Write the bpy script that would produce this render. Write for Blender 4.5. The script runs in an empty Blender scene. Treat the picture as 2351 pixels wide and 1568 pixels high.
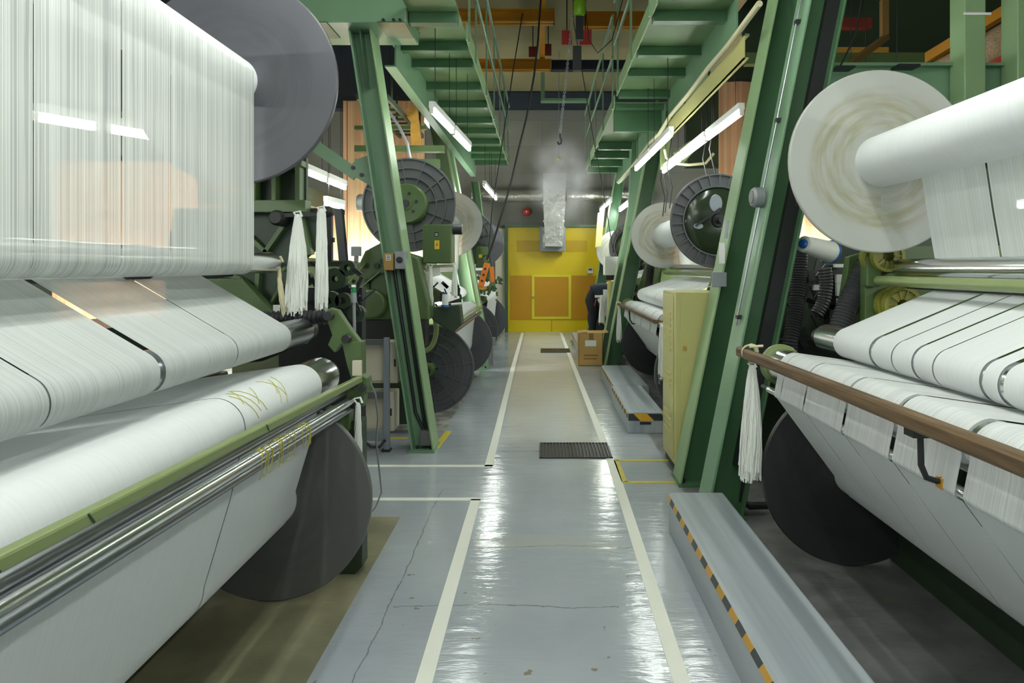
import bpy, bmesh, math, random
from mathutils import Vector, Matrix

# ---------------------------------------------------------------- camera, world, exposure
SC = bpy.context.scene
COL = SC.collection
F = 1500.0                      # focal length in pixels of the 2351 px wide frame
CX, CY, H = 1245.0, 615.0, 1.5  # principal point (aisle vanishing point), eye height
cam_d = bpy.data.cameras.new('camera')
cam_d.sensor_width = 36.0
cam_d.lens = 36.0 * F / 2351.0
cam_d.shift_x = -(CX - 1175.5) / 2351.0
cam_d.shift_y = -(784.0 - CY) / 2351.0
cam_d.clip_start = 0.02
cam = bpy.data.objects.new('camera', cam_d)
COL.objects.link(cam)
cam.location = (0, 0, H)
cam.rotation_euler = (math.pi / 2, 0, 0)
SC.camera = cam
wd = bpy.data.worlds.new('world')
SC.world = wd
wd.use_nodes = True
wd.node_tree.nodes['Background'].inputs[0].default_value = (0.93, 1.0, 0.96, 1)
wd.node_tree.nodes['Background'].inputs[1].default_value = 0.55
SC.view_settings.view_transform = 'Standard'
SC.view_settings.look = 'None'
SC.view_settings.gamma = 1.0
SC.view_settings.use_curve_mapping = False
SC.view_settings.exposure = 0.60
TUBE_POWER = 26.0

rnd = random.Random(7)

def W(px, py, Y):
    return Vector(((px - CX) * Y / F, Y, H - (py - CY) * Y / F))

# ---------------------------------------------------------------- materials
def lin(c):
    r = []
    for v in c[:3]:
        v = v / 255.0
        r.append(v / 12.92 if v <= 0.04045 else ((v + 0.055) / 1.055) ** 2.4)
    return (r[0], r[1], r[2], 1.0)

class N:
    """small helper around one node tree"""
    def __init__(s, name):
        s.m = bpy.data.materials.new(name)
        s.m.use_nodes = True
        s.t = s.m.node_tree
        s.b = s.t.nodes['Principled BSDF']
        s.o = s.t.nodes['Material Output']
    def n(s, kind, **kw):
        x = s.t.nodes.new(kind)
        for k, v in kw.items():
            setattr(x, k, v)
        return x
    def put(s, sock, v):
        if hasattr(v, 'links'):
            s.t.links.new(v, sock)
        else:
            sock.default_value = v
    def math(s, op, a, b=0.0, c=0.0, clamp=False):
        x = s.n('ShaderNodeMath', operation=op, use_clamp=clamp)
        s.put(x.inputs[0], a); s.put(x.inputs[1], b); s.put(x.inputs[2], c)
        return x.outputs[0]
    def mix(s, f, a, b):
        x = s.n('ShaderNodeMix', data_type='RGBA')
        s.put(x.inputs[0], f); s.put(x.inputs[6], a); s.put(x.inputs[7], b)
        return x.outputs[2]
    def co(s, scale=(1, 1, 1), offset=(0, 0, 0)):
        tc = s.n('ShaderNodeTexCoord')
        mp = s.n('ShaderNodeMapping')
        mp.inputs['Scale'].default_value = scale
        mp.inputs['Location'].default_value = offset
        s.t.links.new(tc.outputs['Object'], mp.inputs[0])
        return mp.outputs[0]
    def xyz(s, v=None):
        x = s.n('ShaderNodeSeparateXYZ')
        s.put(x.inputs[0], v if v is not None else s.co())
        return x.outputs
    def noise(s, scale, v=None, detail=3.0, rough=0.55):
        x = s.n('ShaderNodeTexNoise')
        x.inputs['Scale'].default_value = scale
        x.inputs['Detail'].default_value = detail
        x.inputs['Roughness'].default_value = rough
        s.put(x.inputs['Vector'], v if v is not None else s.co())
        return x.outputs[0]
    def ramp(s, v, lo, hi):
        x = s.n('ShaderNodeMapRange')
        x.interpolation_type = 'SMOOTHSTEP'
        s.put(x.inputs[0], v)
        x.inputs[1].default_value = lo; x.inputs[2].default_value = hi
        return x.outputs[0]
    def bump(s, h, strength=0.3, dist=0.01):
        x = s.n('ShaderNodeBump')
        x.inputs['Strength'].default_value = strength
        x.inputs['Distance'].default_value = dist
        s.put(x.inputs['Height'], h)
        s.t.links.new(x.outputs[0], s.b.inputs['Normal'])
    def base(s, c): s.put(s.b.inputs['Base Color'], c)
    def rough(s, v): s.put(s.b.inputs['Roughness'], v)
    def metal(s, v): s.put(s.b.inputs['Metallic'], v)

def paint(name, col, rough=0.45, var=0.16, scale=4.0, metal=0.0, dirt=None, bump=0.0):
    n = N(name)
    c = lin(col)
    d = lin(dirt) if dirt else tuple(x * (1 - var * 1.8) for x in c[:3]) + (1,)
    f = n.ramp(n.noise(scale, detail=5.0), 0.38, 0.72)
    n.base(n.mix(f, c, tuple(c[i] * (1 - var * .5) + d[i] * var * .5 for i in range(3)) + (1,)))
    spots = n.ramp(n.noise(scale * 9, detail=2.0), 0.66, 0.74)
    n.rough(n.math('ADD', rough, n.math('MULTIPLY', spots, 0.15)))
    n.metal(metal)
    if bump:
        n.bump(n.noise(scale * 25), bump, 0.004)
    return n.m

M = {}
M['green'] = paint('light_green_paint', (112, 146, 116), 0.34, 0.22, 3.0)
M['green_deep'] = paint('mid_green_paint', (68, 104, 72), 0.32, 0.22, 3.0)
M['green_deck'] = paint('deck_green_paint', (102, 130, 88), 0.42, 0.35, 2.2)
M['green_edge'] = paint('pale_green_paint', (132, 160, 118), 0.4, 0.22, 5.0)
M['olive'] = paint('machine_olive_green', (78, 100, 58), 0.4, 0.3, 5.0)
M['olive_light'] = paint('bar_olive_green', (124, 138, 90), 0.35, 0.22, 6.0)
M['olive_dark'] = paint('machine_dark_green', (44, 60, 42), 0.5, 0.3, 5.0)
M['gloss_green'] = paint('glossy_dark_green', (40, 52, 36), 0.16, 0.2, 5.0)
M['hose'] = paint('dark_hose', (58, 60, 62), 0.45, 0.2, 9.0)
M['black'] = paint('black_rubber', (26, 29, 30), 0.5, 0.2, 9.0)
M['dark_steel'] = paint('dark_steel', (58, 60, 62), 0.38, 0.2, 9.0, 0.6)
M['charcoal'] = paint('charcoal_plastic', (84, 87, 90), 0.36, 0.25, 5.0)
M['grey_plastic'] = paint('grey_plastic', (124, 122, 130), 0.3, 0.15, 2.5)
M['grey_dark'] = paint('dark_grey_plastic', (92, 93, 92), 0.4, 0.15, 2.5)
M['grey_metal'] = paint('grey_metal', (140, 146, 150), 0.4, 0.2, 6.0, 0.3)
M['alu'] = paint('aluminium_profile', (140, 147, 158), 0.38, 0.1, 12.0, 0.3)
M['beige'] = paint('beige_enamel', (196, 190, 170), 0.45, 0.12, 3.0)
M['cream'] = paint('cream_paint', (206, 200, 165), 0.5, 0.2, 3.0)
M['cabinet'] = paint('khaki_cabinet_paint', (182, 178, 116), 0.45, 0.14, 3.0)
M['white'] = paint('white_enamel', (226, 228, 224), 0.4, 0.06, 3.0)
M['white_plastic'] = paint('white_plastic', (222, 222, 216), 0.35, 0.05, 3.0)
M['yarn'] = paint('white_yarn', (232, 234, 228), 0.8, 0.08, 60.0, bump=0.4)
M['cream_yarn'] = paint('cream_yarn', (214, 206, 170), 0.8, 0.1, 60.0, bump=0.4)
M['yellow_thread'] = paint('yellow_thread', (176, 170, 60), 0.7, 0.1, 30.0)
M['yellow'] = paint('crane_yellow', (196, 134, 22), 0.5, 0.2, 2.0)
M['yellow_tape'] = paint('yellow_tape', (226, 212, 48), 0.5, 0.2, 12.0)
M['tape_floor'] = paint('worn_yellow_floor_tape', (194, 180, 64), 0.5, 0.25, 12.0)
M['line'] = paint('white_floor_paint', (226, 227, 218), 0.5, 0.14, 9.0)
M['navy'] = paint('navy_steel', (38, 48, 62), 0.6, 0.2, 2.0)
M['red'] = paint('red_plate', (196, 62, 52), 0.5, 0.2, 2.0)
M['red_dark'] = paint('dark_red_plate', (120, 40, 34), 0.5, 0.2, 2.0)
M['orange'] = paint('orange_plastic', (222, 120, 30), 0.45, 0.15, 9.0)
M['lime'] = paint('lime_housing', (112, 160, 30), 0.35, 0.1, 9.0)
M['blue'] = paint('blue_plastic', (30, 92, 168), 0.4, 0.1, 9.0)
M['bobbin'] = paint('yellow_green_bobbin', (128, 128, 50), 0.45, 0.2, 8.0)
M['brown_box'] = paint('brown_switch_box', (158, 124, 62), 0.5, 0.1, 8.0)
M['rust'] = paint('ochre_bracket', (186, 138, 52), 0.6, 0.5, 14.0, dirt=(40, 30, 20))
M['label_white'] = paint('paper_label', (228, 228, 224), 0.7, 0.05, 5.0)
M['ink'] = paint('black_ink', (30, 30, 30), 0.7, 0.0, 5.0)
M['warn'] = paint('warning_yellow', (232, 196, 30), 0.5, 0.05, 5.0)
M['green_lamp'] = paint('green_lens', (30, 120, 70), 0.25, 0.05, 5.0)
M['card'] = paint('cardboard', (178, 142, 82), 0.8, 0.14, 5.0)
M['card_dark'] = paint('cardboard_print', (128, 98, 52), 0.8, 0.1, 5.0)
M['skin'] = paint('skin', (200, 150, 122), 0.55, 0.06, 9.0)
M['hair'] = paint('dark_hair', (28, 24, 22), 0.6, 0.1, 40.0)
M['jacket'] = paint('navy_jacket', (40, 50, 62), 0.85, 0.2, 14.0)
M['trousers'] = paint('black_trousers', (24, 26, 32), 0.85, 0.2, 14.0)
M['tape_orange'] = paint('orange_tag', (216, 92, 50), 0.6, 0.1, 9.0)

def chrome(name, col=(205, 208, 210), rough=0.16):
    n = N(name)
    n.base(lin(col)); n.metal(1.0)
    n.rough(rough)
    return n.m
M['chrome'] = chrome('polished_chrome', (226, 228, 230), 0.22)
M['chrome_dark'] = chrome('dull_chrome', (158, 162, 168), 0.28)

def m_foil():
    n = N('crinkled_foil')
    n.base(lin((176, 177, 172))); n.metal(0.85); n.rough(0.34)
    n.bump(n.noise(6.0, detail=3.0, rough=0.5), 0.6, 0.05)
    return n.m
M['foil'] = m_foil()

def m_foil_warm():
    n = N('copper_toned_foil')
    n.base(lin((196, 170, 140))); n.metal(0.8); n.rough(0.36)
    n.bump(n.noise(14.0, detail=6.0, rough=0.7), 1.0, 0.06)
    return n.m
M['foil_warm'] = m_foil_warm()

def m_tube(name, k):
    n = N(name)
    n.base((1, 1, 1, 1))
    n.b.inputs['Emission Color'].default_value = (0.94, 1.0, 0.935, 1)
    n.b.inputs['Emission Strength'].default_value = TUBE_POWER * k
    return n.m
M['tube'] = m_tube('lit_fluorescent_tube', 1.0)
M['tube_new'] = m_tube('lit_fresh_fluorescent_tube', 2.6)  # same tube with emission raised to lift the dim areas
M['tube_strong'] = m_tube('lit_high_output_tube', 11.0)  # overdriven emission for the added curtain lights

def m_flange(name, clean, stain):
    """stained plastic flange: a ring of yellowed wear around the axis at local (0, *, RAD)"""
    n = N(name)
    x = n.xyz()
    dz = n.math('SUBTRACT', x[2], 0.46)
    r = n.math('SQRT', n.math('ADD', n.math('MULTIPLY', x[0], x[0]), n.math('MULTIPLY', dz, dz)))
    nz = n.noise(5.0, detail=6.0)
    rr = n.math('ADD', r, n.math('MULTIPLY', n.math('SUBTRACT', nz, 0.5), 0.10))
    band = n.math('MULTIPLY', n.ramp(rr, 0.10, 0.22), n.math('SUBTRACT', 1.0, n.ramp(rr, 0.33, 0.385)))
    ang = n.math('ARCTAN2', x[0], dz)
    cv = n.n('ShaderNodeCombineXYZ')
    n.put(cv.inputs[0], n.math('MULTIPLY', r, 30.0)); n.put(cv.inputs[1], n.math('MULTIPLY', ang, 1.2))
    streak = n.noise(1.0, cv.outputs[0], 4.0)
    f = n.math('MULTIPLY', band, n.ramp(streak, 0.25, 0.75))
    n.base(n.mix(f, lin(clean), lin(stain)))
    n.rough(0.36)
    return n.m
M['flange_white'] = m_flange('worn_white_flange', (168, 170, 165), (146, 144, 118))
M['flange_grey'] = m_flange('grey_flange', (78, 78, 84), (70, 70, 76))
M['flange_dark'] = m_flange('dark_grey_flange', (90, 91, 89), (84, 85, 83))
M['flange_black'] = m_flange('charcoal_flange', (50, 52, 53), (44, 46, 47))

def m_sheet(name, a_lo, a_hi, dark=(178, 182, 182), light=(236, 238, 234), fine=240.0, mid=38.0, through=0.3):
    """closely laid threads running round the rollers: tone and cover vary across the width (local Y)"""
    n = N(name)
    fin = n.noise(1.0, n.co((0.25, fine, 0.25)), 4.0, 0.65)
    mid_n = n.noise(1.0, n.co((0.4, mid, 0.4)), 5.0, 0.75)
    f = n.math('MULTIPLY', n.ramp(fin, 0.30, 0.62), n.ramp(mid_n, 0.26, 0.52))
    col = n.mix(f, lin(dark), lin(light))
    n.base(col); n.rough(0.55)
    n.b.inputs['Specular IOR Level'].default_value = 0.3
    tl = n.n('ShaderNodeBsdfTranslucent'); n.put(tl.inputs[0], col)
    mx = n.n('ShaderNodeMixShader'); mx.inputs[0].default_value = through
    n.t.links.new(n.b.outputs[0], mx.inputs[1]); n.t.links.new(tl.outputs[0], mx.inputs[2])
    tr = n.n('ShaderNodeBsdfTransparent')
    m2 = n.n('ShaderNodeMixShader')
    n.put(m2.inputs[0], n.math('ADD', a_lo, n.math('MULTIPLY', f, a_hi - a_lo)))
    n.t.links.new(tr.outputs[0], m2.inputs[1]); n.t.links.new(mx.outputs[0], m2.inputs[2])
    n.t.links.new(m2.outputs[0], n.o.inputs[0])
    return n.m
M['warp_thin'] = m_sheet('open_warp_threads', 0.60, 0.88, (196, 199, 198), (234, 236, 232), 300.0, 30.0)
M['warp'] = m_sheet('warp_threads', 0.90, 0.985, (206, 210, 210), (218, 222, 220), 220.0, 22.0)
M['cloth'] = m_sheet('white_knit_fabric', 1.0, 1.0, (218, 221, 222), (222, 225, 226), 90.0, 9.0, 0.12)
M['cloth_open'] = m_sheet('open_knit_fabric', 0.84, 0.99, (218, 221, 221), (232, 234, 234), 260.0, 16.0, 0.25)

def m_curtain():
    n = N('peach_yarn_curtain')
    z = n.xyz()[2]
    s = n.noise(1.0, n.co((26.0, 26.0, 0.3)), 4.0)
    c = n.mix(n.ramp(s, 0.3, 0.7), lin((246, 176, 130)), lin((255, 216, 172)))
    n.base(c); n.rough(0.8)
    tl = n.n('ShaderNodeBsdfTranslucent'); n.put(tl.inputs[0], c)
    mx = n.n('ShaderNodeMixShader'); mx.inputs[0].default_value = 0.5
    n.t.links.new(n.b.outputs[0], mx.inputs[1]); n.t.links.new(tl.outputs[0], mx.inputs[2])
    n.t.links.new(mx.outputs[0], n.o.inputs[0])
    return n.m
M['peach'] = m_curtain()

def m_wood():
    n = N('worn_brown_wood')
    g = n.noise(1.0, n.co((60.0, 3.0, 60.0)), 5.0)
    n.base(n.mix(n.ramp(g, 0.3, 0.7), lin((78, 60, 40)), lin((116, 92, 64)))); n.rough(0.55)
    return n.m
M['wood'] = m_wood()

def m_hazard(name, freq):
    n = N(name)
    x = n.xyz()
    v = n.math('ADD', n.math('MULTIPLY', x[1], freq), n.math('MULTIPLY', n.math('ADD', x[2], x[0]), freq))
    f = n.math('GREATER_THAN', n.math('FRACT', v), 0.5)
    n.base(n.mix(f, lin((44, 50, 50)), lin((214, 160, 36)))); n.rough(0.45)
    return n.m
M['hazard'] = m_hazard('black_and_yellow_tape', 5.6)
M['hazard_big'] = m_hazard('broad_black_and_yellow_tape', 4.0)

def m_step():
    n = N('grey_step_sheet')
    x = n.xyz()
    f = n.ramp(n.noise(1.0, n.co((14.0, 0.4, 3.0)), 3.0), 0.35, 0.65)
    n.base(n.mix(f, lin((138, 146, 152)), lin((158, 166, 172)))); n.rough(0.34)
    return n.m
M['step'] = m_step()

def m_block():
    n = N('grey_block_wall')
    b = n.n('ShaderNodeTexBrick')
    v = n.co()
    x = n.xyz(v)
    cv = n.n('ShaderNodeCombineXYZ'); n.put(cv.inputs[0], x[0]); n.put(cv.inputs[1], x[2])
    n.put(b.inputs['Vector'], cv.outputs[0])
    b.inputs['Scale'].default_value = 1.0
    b.inputs['Brick Width'].default_value = 1.9; b.inputs['Row Height'].default_value = 0.62
    b.inputs['Mortar Size'].default_value = 0.012
    b.inputs['Color1'].default_value = lin((126, 126, 118)); b.inputs['Color2'].default_value = lin((119, 119, 112))
    b.inputs['Mortar'].default_value = lin((112, 112, 110))
    d = n.ramp(n.noise(1.3, detail=6.0), 0.35, 0.75)
    n.base(n.mix(n.math('MULTIPLY', d, 0.35), b.outputs[0], lin((104, 104, 98)))); n.rough(0.85)
    return n.m
M['block'] = m_block()
M['ceiling'] = paint('beige_ceiling_board', (140, 132, 96), 0.85, 0.2, 1.0)
M['wall_dark'] = paint('dark_green_wall', (92, 102, 92), 0.85, 0.2, 1.0)
M['cream_wall'] = paint('cream_wall_paint', (214, 212, 190), 0.8, 0.14, 2.0)
M['door_yellow'] = paint('yellow_door_paint', (226, 196, 10), 0.32, 0.14, 1.2)
M['door_panel'] = paint('darker_yellow_door_paint', (206, 168, 12), 0.32, 0.14, 1.2)
M['door_orange'] = paint('ochre_door_paint', (196, 142, 10), 0.36, 0.14, 1.2)

def m_floor():
    n = N('worn_grey_epoxy_floor')
    x = n.xyz()
    X, Y = x[0], x[1]
    big = n.noise(0.8, detail=6.0)
    fine = n.noise(9.0, detail=5.0)
    c = n.mix(n.ramp(big, 0.3, 0.7), lin((152, 159, 167)), lin((167, 174, 180)))
    # foot-worn lane between the painted lines; colour paled to stand in for far-hall light
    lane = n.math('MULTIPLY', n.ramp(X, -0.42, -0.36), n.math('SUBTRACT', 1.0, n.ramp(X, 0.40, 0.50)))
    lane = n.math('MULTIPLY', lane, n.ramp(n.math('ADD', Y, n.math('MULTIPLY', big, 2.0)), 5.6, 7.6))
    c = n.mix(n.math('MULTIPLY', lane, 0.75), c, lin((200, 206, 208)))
    # bare concrete under the machines
    bl = n.math('MULTIPLY', n.math('LESS_THAN', X, -0.853), n.math('LESS_THAN', Y, 3.94))
    edge = n.math('ADD', X, n.math('MULTIPLY', n.math('SUBTRACT', fine, 0.5), 0.05))
    b2 = n.math('MULTIPLY', n.math('LESS_THAN', edge, -0.9), n.math('GREATER_THAN', Y, 6.0))
    b3 = n.math('MULTIPLY', n.math('GREATER_THAN', edge, 0.955), n.math('LESS_THAN', Y, 16.0))
    olive = n.mix(n.ramp(n.noise(2.2, detail=7.0), 0.35, 0.68), lin((108, 106, 82)), lin((136, 132, 104)))
    grey = n.mix(n.ramp(n.noise(7.0, detail=7.0), 0.35, 0.65), lin((84, 84, 80)), lin((150, 150, 142)))
    dark = n.mix(n.ramp(n.noise(5.0, detail=7.0), 0.35, 0.65), lin((92, 92, 92)), lin((116, 116, 116)))
    c = n.mix(b3, c, dark)
    c = n.mix(b2, c, grey)
    c = n.mix(bl, c, olive)
    bare = n.math('MAXIMUM', bl, n.math('MAXIMUM', b2, b3))
    # cracks
    def crack(axis_v, along, at, wob, wid, lo, hi):
        w = n.noise(1.6, n.co((1, 1, 1), (at, at, 0)), 7.0, 0.65)
        d = n.math('ABSOLUTE', n.math('SUBTRACT', axis_v, n.math('ADD', at - wob * .5, n.math('MULTIPLY', w, wob))))
        m = n.math('LESS_THAN', d, n.math('MULTIPLY', fine, wid))
        rng = n.math('MULTIPLY', n.math('GREATER_THAN', along, lo), n.math('LESS_THAN', along, hi))
        return n.math('MULTIPLY', m, rng)
    k = crack(Y, X, 2.9, 0.16, 0.007, -0.66, 0.34)
    k = n.math('MAXIMUM', k, crack(X, Y, -0.68, 0.10, 0.006, 2.2, 4.4))
    k = n.math('MAXIMUM', k, crack(Y, X, 3.52, 0.22, 0.008, -0.36, 0.5))
    k = n.math('MAXIMUM', k, crack(Y, X, 5.35, 0.2, 0.012, -0.36, 0.6))
    c = n.mix(n.math('MULTIPLY', k, 0.6), c, lin((92, 90, 84)))
    spots = n.ramp(n.noise(13.0, detail=2.0), 0.69, 0.72)
    near = n.math('LESS_THAN', Y, 3.2)
    c = n.mix(n.math('MULTIPLY', n.math('MULTIPLY', spots, near), 0.7), c, lin((116, 98, 66)))
    patch = n.math('MULTIPLY', n.ramp(n.math('ABSOLUTE', n.math('SUBTRACT', n.math('ADD', Y, n.math('MULTIPLY', big, 0.3)), 3.72)), 0.11, 0.09),
                   n.math('MULTIPLY', n.math('GREATER_THAN', X, -0.37), n.math('LESS_THAN', X, 0.4)))
    c = n.mix(n.math('MULTIPLY', patch, 0.35), c, lin((176, 176, 166)))
    n.base(c)
    gloss = n.math('ADD', 0.10, n.math('MULTIPLY', n.noise(1.6, detail=1.0), 0.09))
    gloss = n.math('ADD', gloss, n.math('MULTIPLY', bare, 0.42))
    n.rough(gloss)
    n.b.inputs['Specular IOR Level'].default_value = 0.75
    n.bump(n.noise(1.0, n.co((3.0, 12.0, 1.0)), 4.0, 0.6), 0.22, 0.02)
    return n.m
M['floor'] = m_floor()

# ---------------------------------------------------------------- mesh building
def arc(cx, cz, r, a0, a1, k=14):
    return [(cx + r * math.cos(math.radians(a0 + (a1 - a0) * i / k)),
             cz + r * math.sin(math.radians(a0 + (a1 - a0) * i / k))) for i in range(k + 1)]

class G:
    def __init__(s): s.v, s.f, s.cuts = [], [], []
    def add(s, verts, faces):
        o = len(s.v)
        s.cuts.append((o, len(s.f)))
        s.v += [Vector(p) for p in verts]
        s.f += [tuple(o + i for i in f) for f in faces]
        return s
    def parts(s, name, mat, parent, smooth=38, label=None, bevel=0.0):
        """each separately added piece becomes a part of its own"""
        out = []
        for i, (v0, f0) in enumerate(s.cuts):
            v1, f1 = s.cuts[i + 1] if i + 1 < len(s.cuts) else (len(s.v), len(s.f))
            g = G(); g.v = s.v[v0:v1]; g.f = [tuple(j - v0 for j in q) for q in s.f[f0:f1]]
            out.append(g.part(name, mat, parent, smooth, label, bevel))
        return out
    def box(s, a, b):
        x0, y0, z0 = [min(a[i], b[i]) for i in range(3)]
        x1, y1, z1 = [max(a[i], b[i]) for i in range(3)]
        return s.add([(x0, y0, z0), (x1, y0, z0), (x1, y1, z0), (x0, y1, z0), (x0, y0, z1), (x1, y0, z1), (x1, y1, z1), (x0, y1, z1)],
                     [(0, 3, 2, 1), (4, 5, 6, 7), (0, 1, 5, 4), (1, 2, 6, 5), (2, 3, 7, 6), (3, 0, 4, 7)])
    def prism(s, poly, a, b, axis='y'):
        """poly of (x,z) extruded along y, (y,z) along x, or (x,y) along z"""
        n = len(poly)
        def p(q, t):
            return {'y': (q[0], t, q[1]), 'x': (t, q[0], q[1]), 'z': (q[0], q[1], t)}[axis]
        vs = [p(q, a) for q in poly] + [p(q, b) for q in poly]
        fs = [tuple(range(n)), tuple(range(2 * n - 1, n - 1, -1))]
        fs += [(i, n + i, n + (i + 1) % n, (i + 1) % n) for i in range(n)]
        return s.add(vs, fs)
    def bar(s, p0, p1, w, t, up=(0, 0, 1)):
        """rectangular bar from p0 to p1, w wide, t thick"""
        p0, p1 = Vector(p0), Vector(p1)
        d = (p1 - p0).normalized()
        u = Vector(up)
        if abs(d.dot(u)) > 0.98: u = Vector((0, 1, 0))
        a = d.cross(u).normalized() * w / 2
        b = a.cross(d).normalized() * t / 2
        vs = [p0 - a - b, p0 + a - b, p0 + a + b, p0 - a + b, p1 - a - b, p1 + a - b, p1 + a + b, p1 - a + b]
        return s.add(vs, [(0, 3, 2, 1), (4, 5, 6, 7), (0, 1, 5, 4), (1, 2, 6, 5), (2, 3, 7, 6), (3, 0, 4, 7)])
    def tube(s, pts, r, k=10, caps=True):
        pts = [Vector(p) for p in pts]
        n = len(pts)
        rs = r if isinstance(r, (list, tuple)) else [r] * n
        prev = None
        vs, fs = [], []
        for i, p in enumerate(pts):
            d = (pts[min(i + 1, n - 1)] - pts[max(i - 1, 0)])
            if d.length < 1e-9: d = Vector((0, 0, 1))
            d.normalize()
            if prev is None:
                u = Vector((0, 0, 1)) if abs(d.z) < 0.9 else Vector((1, 0, 0))
                a = d.cross(u).normalized()
            else:
                a = (prev - d * prev.dot(d)).normalized()
            prev = a
            b = d.cross(a)
            for j in range(k):
                t = 2 * math.pi * j / k
                vs.append(p + (a * math.cos(t) + b * math.sin(t)) * rs[i])
        for i in range(n - 1):
            for j in range(k):
                fs.append((i * k + j, i * k + (j + 1) % k, (i + 1) * k + (j + 1) % k, (i + 1) * k + j))
        if caps:
            fs.append(tuple(range(k - 1, -1, -1)))
            fs.append(tuple(range((n - 1) * k, n * k)))
        return s.add(vs, fs)
    def cyl(s, p0, p1, r, k=24, r2=None):
        return s.tube([p0, p1], [r, r if r2 is None else r2], k)
    def lathe(s, prof, c, axis='y', k=48):
        """prof: list of (radius, offset along axis), revolved about the axis through c"""
        vs, fs = [], []
        n = len(prof)
        for j in range(k):
            t = 2 * math.pi * j / k
            ct, st = math.cos(t), math.sin(t)
            for r, o in prof:
                q = {'y': (r * ct, o, r * st), 'z': (r * ct, r * st, o), 'x': (o, r * ct, r * st)}[axis]
                vs.append((c[0] + q[0], c[1] + q[1], c[2] + q[2]))
        for j in range(k):
            j2 = (j + 1) % k
            for i in range(n - 1):
                fs.append((j * n + i, j * n + i + 1, j2 * n + i + 1, j2 * n + i))
        return s.add(vs, fs)
    def sheet(s, prof, spans):
        """open sheet: (x,z) profile swept along y over each (y0,y1) span"""
        n = len(prof)
        for y0, y1 in spans:
            m = max(1, int((y1 - y0) / 0.4))
            vs, fs = [], []
            for q in range(m + 1):
                y = y0 + (y1 - y0) * q / m
                vs += [(p[0], y, p[1]) for p in prof]
            for q in range(m):
                for i in range(n - 1):
                    fs.append((q * n + i, q * n + i + 1, (q + 1) * n + i + 1, (q + 1) * n + i))
            s.add(vs, fs)
        return s
    def sphere(s, c, r, k=12, sc=(1, 1, 1)):
        prof = [(r * math.sin(math.pi * i / k) * 1.0, -r * math.cos(math.pi * i / k)) for i in range(k + 1)]
        vs0 = len(s.v)
        s.lathe(prof, (0, 0, 0), 'z', 2 * k)
        for i in range(vs0, len(s.v)):
            v = s.v[i]
            s.v[i] = Vector((c[0] + v.x * sc[0], c[1] + v.y * sc[1], c[2] + v.z * sc[2]))
        return s
    # -- turning into objects
    def mesh(s, name, org, mat, smooth):
        me = bpy.data.meshes.new(name)
        me.from_pydata([v - org for v in s.v], [], s.f)
        me.update()
        bm = bmesh.new(); bm.from_mesh(me)
        bmesh.ops.remove_doubles(bm, verts=bm.verts, dist=1e-5)
        bmesh.ops.recalc_face_normals(bm, faces=bm.faces)
        bm.to_mesh(me); bm.free()
        me.materials.append(mat)
        if smooth is not None:
            for p in me.polygons: p.use_smooth = True
            me.set_sharp_from_angle(angle=math.radians(smooth))
        return me
    def part(s, name, mat, parent, smooth=38, label=None, bevel=0.0):
        org = wloc(parent)
        o = bpy.data.objects.new(name, s.mesh(name, org, mat, smooth))
        COL.objects.link(o)
        o.parent = parent
        if label: o['label'] = label
        if bevel: add_bevel(o, bevel)
        return o
    def thing(s, name, mat, label, cat, group=None, smooth=38, bevel=0.0, kind=None):
        xs = [v.x for v in s.v]; ys = [v.y for v in s.v]; zs = [v.z for v in s.v]
        org = Vector(((min(xs) + max(xs)) / 2, (min(ys) + max(ys)) / 2, min(zs)))
        o = bpy.data.objects.new(name, s.mesh(name, org, mat, smooth))
        COL.objects.link(o)
        o.location = org
        if label: o['label'] = label
        if cat: o['category'] = cat
        if group: o['group'] = group
        if kind: o['kind'] = kind
        if bevel: add_bevel(o, bevel)
        return o
    def struct(s, name, mat, label=None, cat=None, at_origin=False, bevel=0.0):
        org = Vector((0, 0, 0))
        if at_origin:
            o = bpy.data.objects.new(name, s.mesh(name, org, mat, 38))
            COL.objects.link(o)
        else:
            o = s.thing(name, mat, None, None)
        o['kind'] = 'structure'
        if label: o['label'] = label
        if cat: o['category'] = cat
        if bevel: add_bevel(o, bevel)
        return o

def add_bevel(o, w):
    b = o.modifiers.new('bevel', 'BEVEL')
    b.width = w; b.segments = 2; b.limit_method = 'ANGLE'; b.angle_limit = math.radians(50)

def wloc(o):
    p = Vector((0, 0, 0))
    while o is not None:
        p = p + o.location
        o = o.parent
    return p

def root(name, label, cat, loc, group=None):
    o = bpy.data.objects.new(name, None)
    COL.objects.link(o)
    o.location = loc
    o.empty_display_size = 0.1
    o['label'] = label; o['category'] = cat
    if group: o['group'] = group
    return o

def gaps(y0, y1, slits, w=0.02):
    out, a = [], y0
    for t in sorted(slits):
        ww = w
        if isinstance(t, tuple): t, ww = t
        if a < t - ww / 2 < y1: out.append((a, t - ww / 2)); a = t + ww / 2
    out.append((a, y1))
    return out

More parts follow.
